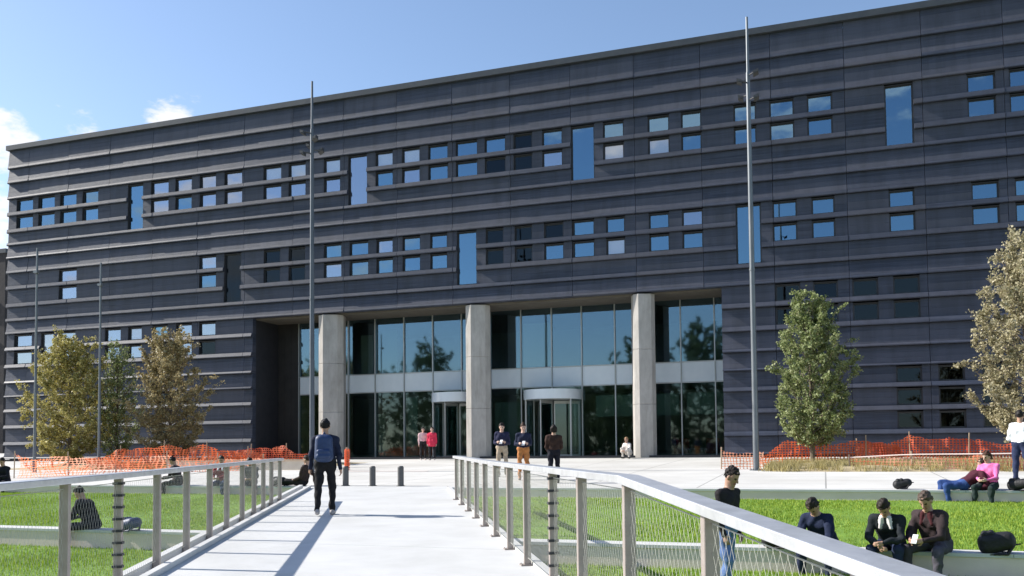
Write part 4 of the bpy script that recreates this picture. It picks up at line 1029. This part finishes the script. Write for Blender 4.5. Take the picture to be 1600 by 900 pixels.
    if hairstyle == 'tousled':
        g = random.Random(len(label))
        for q in range(16):
            w = g.uniform(0, 6.28); e_ = g.uniform(.15, 1.2)
            hp_.append(Prim(hx(.07*math.cos(w)*math.cos(e_), -.016+.08*math.sin(w)*math.cos(e_), .04+.085*math.sin(e_)), hx(.085*math.cos(w)*math.cos(e_), -.016+.098*math.sin(w)*math.cos(e_), .045+.105*math.sin(e_)), .026*k, .012*k, 'hair', .012))
    if hairstyle == 'long':
        for sg in (-1, -.35, .35, 1):
            hp_.append(Prim(hx(sg*.06, -.05, .02), hx(sg*.072, -.06+.02*abs(sg), -.22), .042*k, .030*k, 'hair', .03))
    if hairstyle == 'bun': hp_.append(Ell(hx(0, -.06, .13), HM, np.array([.04, .04, .04])*k, 'hair', .01))
    nrm_ = f2*.72-u2*.69; c0 = hx(0, .060, .052)
    cuts = [(nrm_, float(nrm_@c0))]
    if hairstyle not in ('long',):
        n2 = -u2*.9-f2*.2; cuts.append((n2, float(n2@hx(0, -.07, -.06))))
    ex = []
    for q in range(11):                 # loose fringe and side locks past the hairline
        w = (q-5)/5*1.15+g.uniform(-.1, .1)
        ex.append(Prim(hx(.074*math.sin(w), -.012+.086*math.cos(w), .082), hx(.079*math.sin(w+.2), -.010+.094*math.cos(w+.15), .084-g.uniform(.0, .018)), .010*k, .005*k, 'hair'))
    for sg in (-1, 1):
        for q in range(3): ex.append(Prim(hx(sg*.074, -.02-.025*q, .03), hx(sg*.082, -.02-.025*q, -.005-g.uniform(0, .03)), .011*k, .006*k, 'hair'))
    skin_mesh('hair', hp_, min(h, .009), {'hair': cloth(hair, .6)}, o, cuts, ex)
    bpy.context.view_layer.update()
    Mw = Matrix.Translation((X, Y, z)) @ Matrix.Rotation(rz, 4, 'Z')
    info = dict(o=o, hands=[Mw @ Vector(q) for q in hands], Mw=Mw, k=k, P=P, s=s, fw=fw_, xs=xs, NK=NK)
    return info
def backpack(label, loc, rz, mt, size=(.30, .17, .46), lean=0., lying=False, trim=None):
    o = thing('backpack', label, 'backpack', loc, 0); o.rotation_euler = (lean if not lying else R(78), 0, rz)
    w, d, h_ = size
    b_ = [Prim((sx*(w/2-.07), sy, .08), (sx*(w/2-.08), sy*.8, h_-.10), .075, .07, 'a', .04) for sx in (-1, 1) for sy in (-(d/2-.07), (d/2-.07))]
    b_.append(Prim((0, 0, d/2), (0, 0, h_-d/2), d/2+.01, d/2-.01, 'a', .08))
    skin_mesh('pack', b_, .014, {'a': mt}, o)
    p_ = [Prim((-w*.25, d/2+.01, .10), (w*.25, d/2+.01, .10), .05, .05, 'a', .03), Prim((-w*.25, d/2+.01, .18), (w*.25, d/2+.01, .18), .045, .045, 'a', .03)]
    skin_mesh('pocket', p_, .012, {'a': mt}, o)
    for sx in (-1, 1):
        st = [Prim((sx*.09, -d/2+.03, h_-.06), (sx*.12, -d/2-.05, h_-.14), .018, .018, 'a', .01), Prim((sx*.12, -d/2-.05, h_-.14), (sx*.13, -d/2-.02, .10), .018, .012, 'a', .01)]
        skin_mesh('strap', st, .010, {'a': trim or mt}, o)
    skin_mesh('handle', [Prim((-.04, -d/2+.05, h_-.03), (0, -d/2+.05, h_+.03), .010, .010, 'a', .01), Prim((.04, -d/2+.05, h_-.03), (0, -d/2+.05, h_+.03), .010, .010, 'a', .01)], .007, {'a': mt}, o)
    return o
def phone(label, c, name='phone', size=(.075, .012, .15), rz=0., tilt=-.7, m_=None):
    o = thing(name, label, name, c, 0); o.rotation_euler = (tilt, 0, rz)
    m = MB(); sx, sy, sz = [q/2 for q in size]; m.box(-sx, sx, -sy, sy, -sz, sz)
    ob = m.build('case', m_ or M['phone'], o, origin=(0, 0, 0)); bv = ob.modifiers.new('bevel', 'BEVEL'); bv.width = .004; bv.segments = 2
    m = MB(); m.box(-sx*.88, sx*.88, sy+.0005, sy+.002, -sz*.9, sz*.9); m.build('screen', EYEM, o, origin=(0, 0, 0))
    return o

AWAY = math.pi-.06          # facing the building, away from the viewer
BACK = 0.33                 # rotation that turns -Y towards the viewer's side of the site
# --- walkers
wx, wy = -8.78, 14.61
walk = person('person walking away over the bridge in dark navy jacket, blue backpack on', wx, wy, gz(wy), R(205), 1.80, head=(.05, 0, 0),
    legs=(((-.05, -.16, -1), (-.02, .02, -1)), ((.05, .10, -1), (.02, .30, -1))), arms=(((-.24, .14, -1), (-.12, -.10, -1)), ((.24, -.05, -1), (.12, -.25, -1))),
    top=(.012, .016, .035), trousers=(.009, .009, .011), shoes=(.30, .28, .27), h=.011, hair=(.008, .007, .007), bulk=1.08)
bp_ = walk['Mw'] @ Vector((0, .215, 1.00))
backpack('blue backpack with pale trim on the back of the walking person', bp_, R(205), M['bagb'], (.32, .18, .50), trim=M['bagpale'])
def stand(label, X, Y, rz, st, **kw):
    return person(label, X, Y, gz(Y), rz, st, **kw)
hold = (((-.18, .12, -1), (.35, -.85, .1)), ((.18, .12, -1), (-.35, -.85, .1)))
p = stand('person in navy hoodie and beige trousers with white phone, left of the group of three', -9.71, 26.86, R(14), 1.73, arms=hold, head=(.25, 0, 0), top=(.016, .018, .045), trousers=(.33, .27, .20), shoes=(.5, .48, .45), hairstyle='tousled', skin=SKIN2)
phone('white phone held by the person in beige trousers', (p['hands'][0]+p['hands'][1])/2, 'phone', (.095, .014, .165))
p = stand('person in navy top and orange brown trousers, middle of the group of three', -8.46, 25.26, R(20), 1.70, arms=hold, head=(.2, .1, 0), top=(.014, .018, .04), trousers=(.36, .15, .05), shoes=(.25, .18, .14), hair=(.04, .02, .012), hairstyle='bun', skin=SKIN2, legs=(((-.06, -.1, -1), (0, .05, -1)), ((.06, .1, -1), (0, .2, -1))))
phone('white phone held by the person in orange brown trousers', (p['hands'][0]+p['hands'][1])/2, 'phone', (.095, .014, .165))
p = stand('person in dark brown jacket seen from behind, right of the group of three', -7.10, 23.87, R(200), 1.63, top=(.035, .018, .014), trousers=(.008, .008, .014), hair=(.012, .008, .007), hairstyle='long', arms=(((-.2, .1, -1), (.2, -.6, -.4)), ((.2, .1, -1), (-.2, -.6, -.4))), legs=(((-.05, -.12, -1), (-.02, .02, -1)), ((.05, .1, -1), (.02, .26, -1))))
stand('person in pale pink top, left one of the couple at the doors', -19.17, 41.3, R(35), 1.66, top=(.62, .42, .42), trousers=(.02, .02, .022), hairstyle='long', shoes=(.4, .35, .33), h=.016, skin=SKIN2)
stand('person in red pink coat, right one of the couple at the doors', -18.63, 41.2, R(15), 1.67, top=(.55, .035, .075), trousers=(.02, .02, .022), hairstyle='long', shoes=(.4, .35, .33), h=.016, coat=True, skin=SKIN2)
# --- sitting: hips on z of the seat
def sit(label, X, Y, seat, rz, st=1.75, lean=.25, thigh=-.12, spread=.22, shin=(0, .05, -1), **kw):
    kw.setdefault('legs', (((-spread, -1, thigh), (-shin[0], shin[1], shin[2])), ((spread, -1, thigh), shin)))
    kw.setdefault('arms', (((-.12, -.45, -1), (.45, -.85, -.15)), ((.12, -.45, -1), (-.45, -.85, -.15))))
    kk = st/1.75
    return person(label, X, Y, seat-.0, rz, st, hip=.118*1.0, spine=(0, -lean, 1), **kw)
sit('person in pale clothes crouching at the foot of the right column', -8.75, 41.75, Z0+.12, R(-20), 1.68, lean=.35, top=(.62, .56, .52), trousers=(.52, .48, .44), thigh=.55, shin=(0, .35, -1), h=.016, hair=(.25, .15, .08))
p = sit('person in dark brown jacket and grey trousers with a phone, rightmost on the seat wall', 1.46, SW+.13, .05, R(-34), 1.80, lean=.50, head=(.45, .1, 0), top=(.035, .024, .026), trousers=(.062, .058, .075), hair=(.07, .05, .04), h=.009, spread=.30, shin=(0, -.06, -1), accent=(.05, .012, .015), shoes=(.10, .10, .10), bulk=1.06)
phone('phone in the hands of the rightmost person on the seat wall', (p['hands'][0]+p['hands'][1])/2+Vector((0, -.03, .03)), 'phone', rz=R(-25))
sit('person in dark jacket with white collar looking down, second from right on the seat wall', .87, SW+.14, .05, R(-18), 1.74, lean=.72, head=(.75, .0, 0), top=(.014, .018, .022), trousers=(.016, .024, .055), accent=(.62, .58, .58), h=.009, spread=.2, sleeve=True, hair=(.02, .014, .011), arms=(((-.2, -.35, -1), (.75, -.65, -.35)), ((.2, -.5, -1), (-.8, -.6, -.2))), shoes=(.03, .03, .035))
sit('person in navy jacket with head bowed, third from right on the seat wall', -.02, SW+.14, .05, R(-24), 1.76, lean=.74, head=(.8, .0, 0), top=(.012, .018, .045), trousers=(.016, .022, .05), h=.009, spread=.24, hair=(.018, .013, .011), arms=(((-.18, -.6, -1), (.35, -.75, -.35)), ((.18, -.6, -1), (-.35, -.75, -.35))), shoes=(.12, .12, .13))
person('person in black jacket and blue jeans standing on the lower lawn behind the dipping handrail', -1.26, 12.2, LL(12.2)-.12, R(62), 1.76, head=(.42, 0, 0), spine=(0, -.10, 1), top=(.016, .014, .016), trousers=(.10, .16, .32), shoes=(.5, .5, .5), h=.010, hair=(.014, .01, .009), hairstyle='tousled',
    legs=(((-.08, -.22, -1), (0, .02, -1)), ((.08, .14, -1), (0, .22, -1))), arms=(((-.12, .1, -1), (.05, -.35, -1)), ((.12, .2, -1), (0, -.3, -1))))
stand('person in white shirt and navy jeans standing at the right edge', 4.34, 23.8, R(150), 1.78, top=(.72, .74, .78), trousers=(.02, .028, .065), shoes=(.03, .03, .03), h=.012, hair=(.012, .01, .01), arms=(((-.25, .1, -1), (.5, -.7, .1)), ((.22, .1, -1), (-.5, -.7, .2))))
sit('person with brown hair in bright pink top sitting on the plaza edge at the right', 3.42, YE+.22, gz(YE)+.0, R(-30), 1.66, lean=.12, head=(.3, -.3, 0), top=(.70, .16, .38), trousers=(.018, .03, .03), hair=(.05, .02, .012), hairstyle='long', h=.011, skin=SKIN2)
# someone leaning back along the plaza edge in jeans, knees over the kerb to the left
person('person in blue jeans and maroon top leaning back beside the pink top', 2.88, YE+.22, gz(YE)-.80, R(-75), 1.74, hip=.80+.118, spine=(.1, .85, .62), head=(.5, .2, 0), top=(.055, .012, .022), trousers=(.028, .06, .18), shoes=(.7, .7, .72), hair=(.02, .014, .012), h=.011,
    legs=(((-.12, -1, .10), (0, -.05, -1)), ((.25, -1, -.02), (0, .1, -1))), arms=(((-.25, .55, -.8), (0, .1, -1)), ((.25, .3, -.9), (-.3, -.7, -.2))))
# --- left side
sit('person in black sitting hunched on the seat wall left of the bridge', -13.55, SW+.15, .05, R(-78), 1.76, lean=.45, head=(.5, 0, 0), top=(.010, .010, .012), trousers=(.014, .014, .02), h=.012, coat=False, bulk=1.1, hair=(.01, .009, .009))
sit('person in dark grey, leftmost of three on the plaza edge behind the left railing', -18.36, YE+.2, gz(YE), R(-70), 1.72, lean=.3, head=(.4, 0, 0), top=(.045, .035, .04), trousers=(.05, .04, .04), h=.013)
sit('person in dark red top and white scarf sitting behind the left railing', -16.79, YE+.2, gz(YE), R(10), 1.72, lean=.15, head=(.3, .3, 0), top=(.20, .022, .03), trousers=(.04, .06, .12), accent=(.7, .7, .72), h=.013)
sit('person in plain grey, rightmost of three on the plaza edge behind the left railing', -15.81, YE+.2, gz(YE), R(25), 1.66, lean=.3, head=(.6, 0, 0), top=(.10, .095, .10), trousers=(.08, .085, .10), h=.013)
person('person in dark clothes reclining, legs stretched out, at the far end of left railing', -14.1, YE+.24, gz(YE+.24)-.80, R(-85), 1.72, hip=.80+.125, spine=(0, .28, 1), head=(.2, 0, 0), top=(.03, .02, .018), trousers=(.012, .012, .014), shoes=(.02, .02, .02), h=.012, hair=(.02, .012, .01),
    legs=(((-.12, -1, -.03), (0, -1, -.12)), ((.12, -1, .12), (0, -1, -.28))), arms=(((-.3, .5, -1), (0, .1, -1)), ((.2, -.3, -1), (-.2, -.8, -.3))))
sit('person in black sitting on the plaza edge at the far left edge', -25.26, YE+.2, gz(YE), R(15), 1.72, lean=.25, head=(.3, 0, 0), top=(.012, .012, .018), trousers=(.012, .012, .02), h=.014)

# --- bags
backpack('black backpack lying on the seat wall left of the three seated people', (-.88, SW+.10, .16), R(70), M['bag'], (.30, .18, .46), lying=True)
backpack('large black backpack lying on the seat wall right of the seated people', (1.98, SW+.14, .17), R(80), M['bag'], (.30, .24, .46), lying=True)
backpack('small black bag lying alone on the plaza edge', (1.47, YE+.28, gz(YE+.3)+.09), R(88), M['bag'], (.22, .14, .38), lying=True)
backpack('black bag on the plaza edge between the pink top and the white shirt', (3.80, YE+.22, gz(YE)+.09), R(60), M['bag'], (.32, .2, .50), lying=True)
backpack('dark blue bag on the lawn at the foot of the hunched person on the left', (-12.75, SW+.05, .15), R(80), M['bagb'], (.30, .18, .48), lying=True)
backpack('beige canvas bag beside the person at the far left edge', (-25.75, YE+.25, gz(YE)+.02), R(10), M['beige'], (.32, .18, .46))
backpack('black bag at the end of the left railing by the reclining person', (-15.0, YE+.22, gz(YE)+.09), R(60), M['bag'], (.34, .2, .46), lying=True)
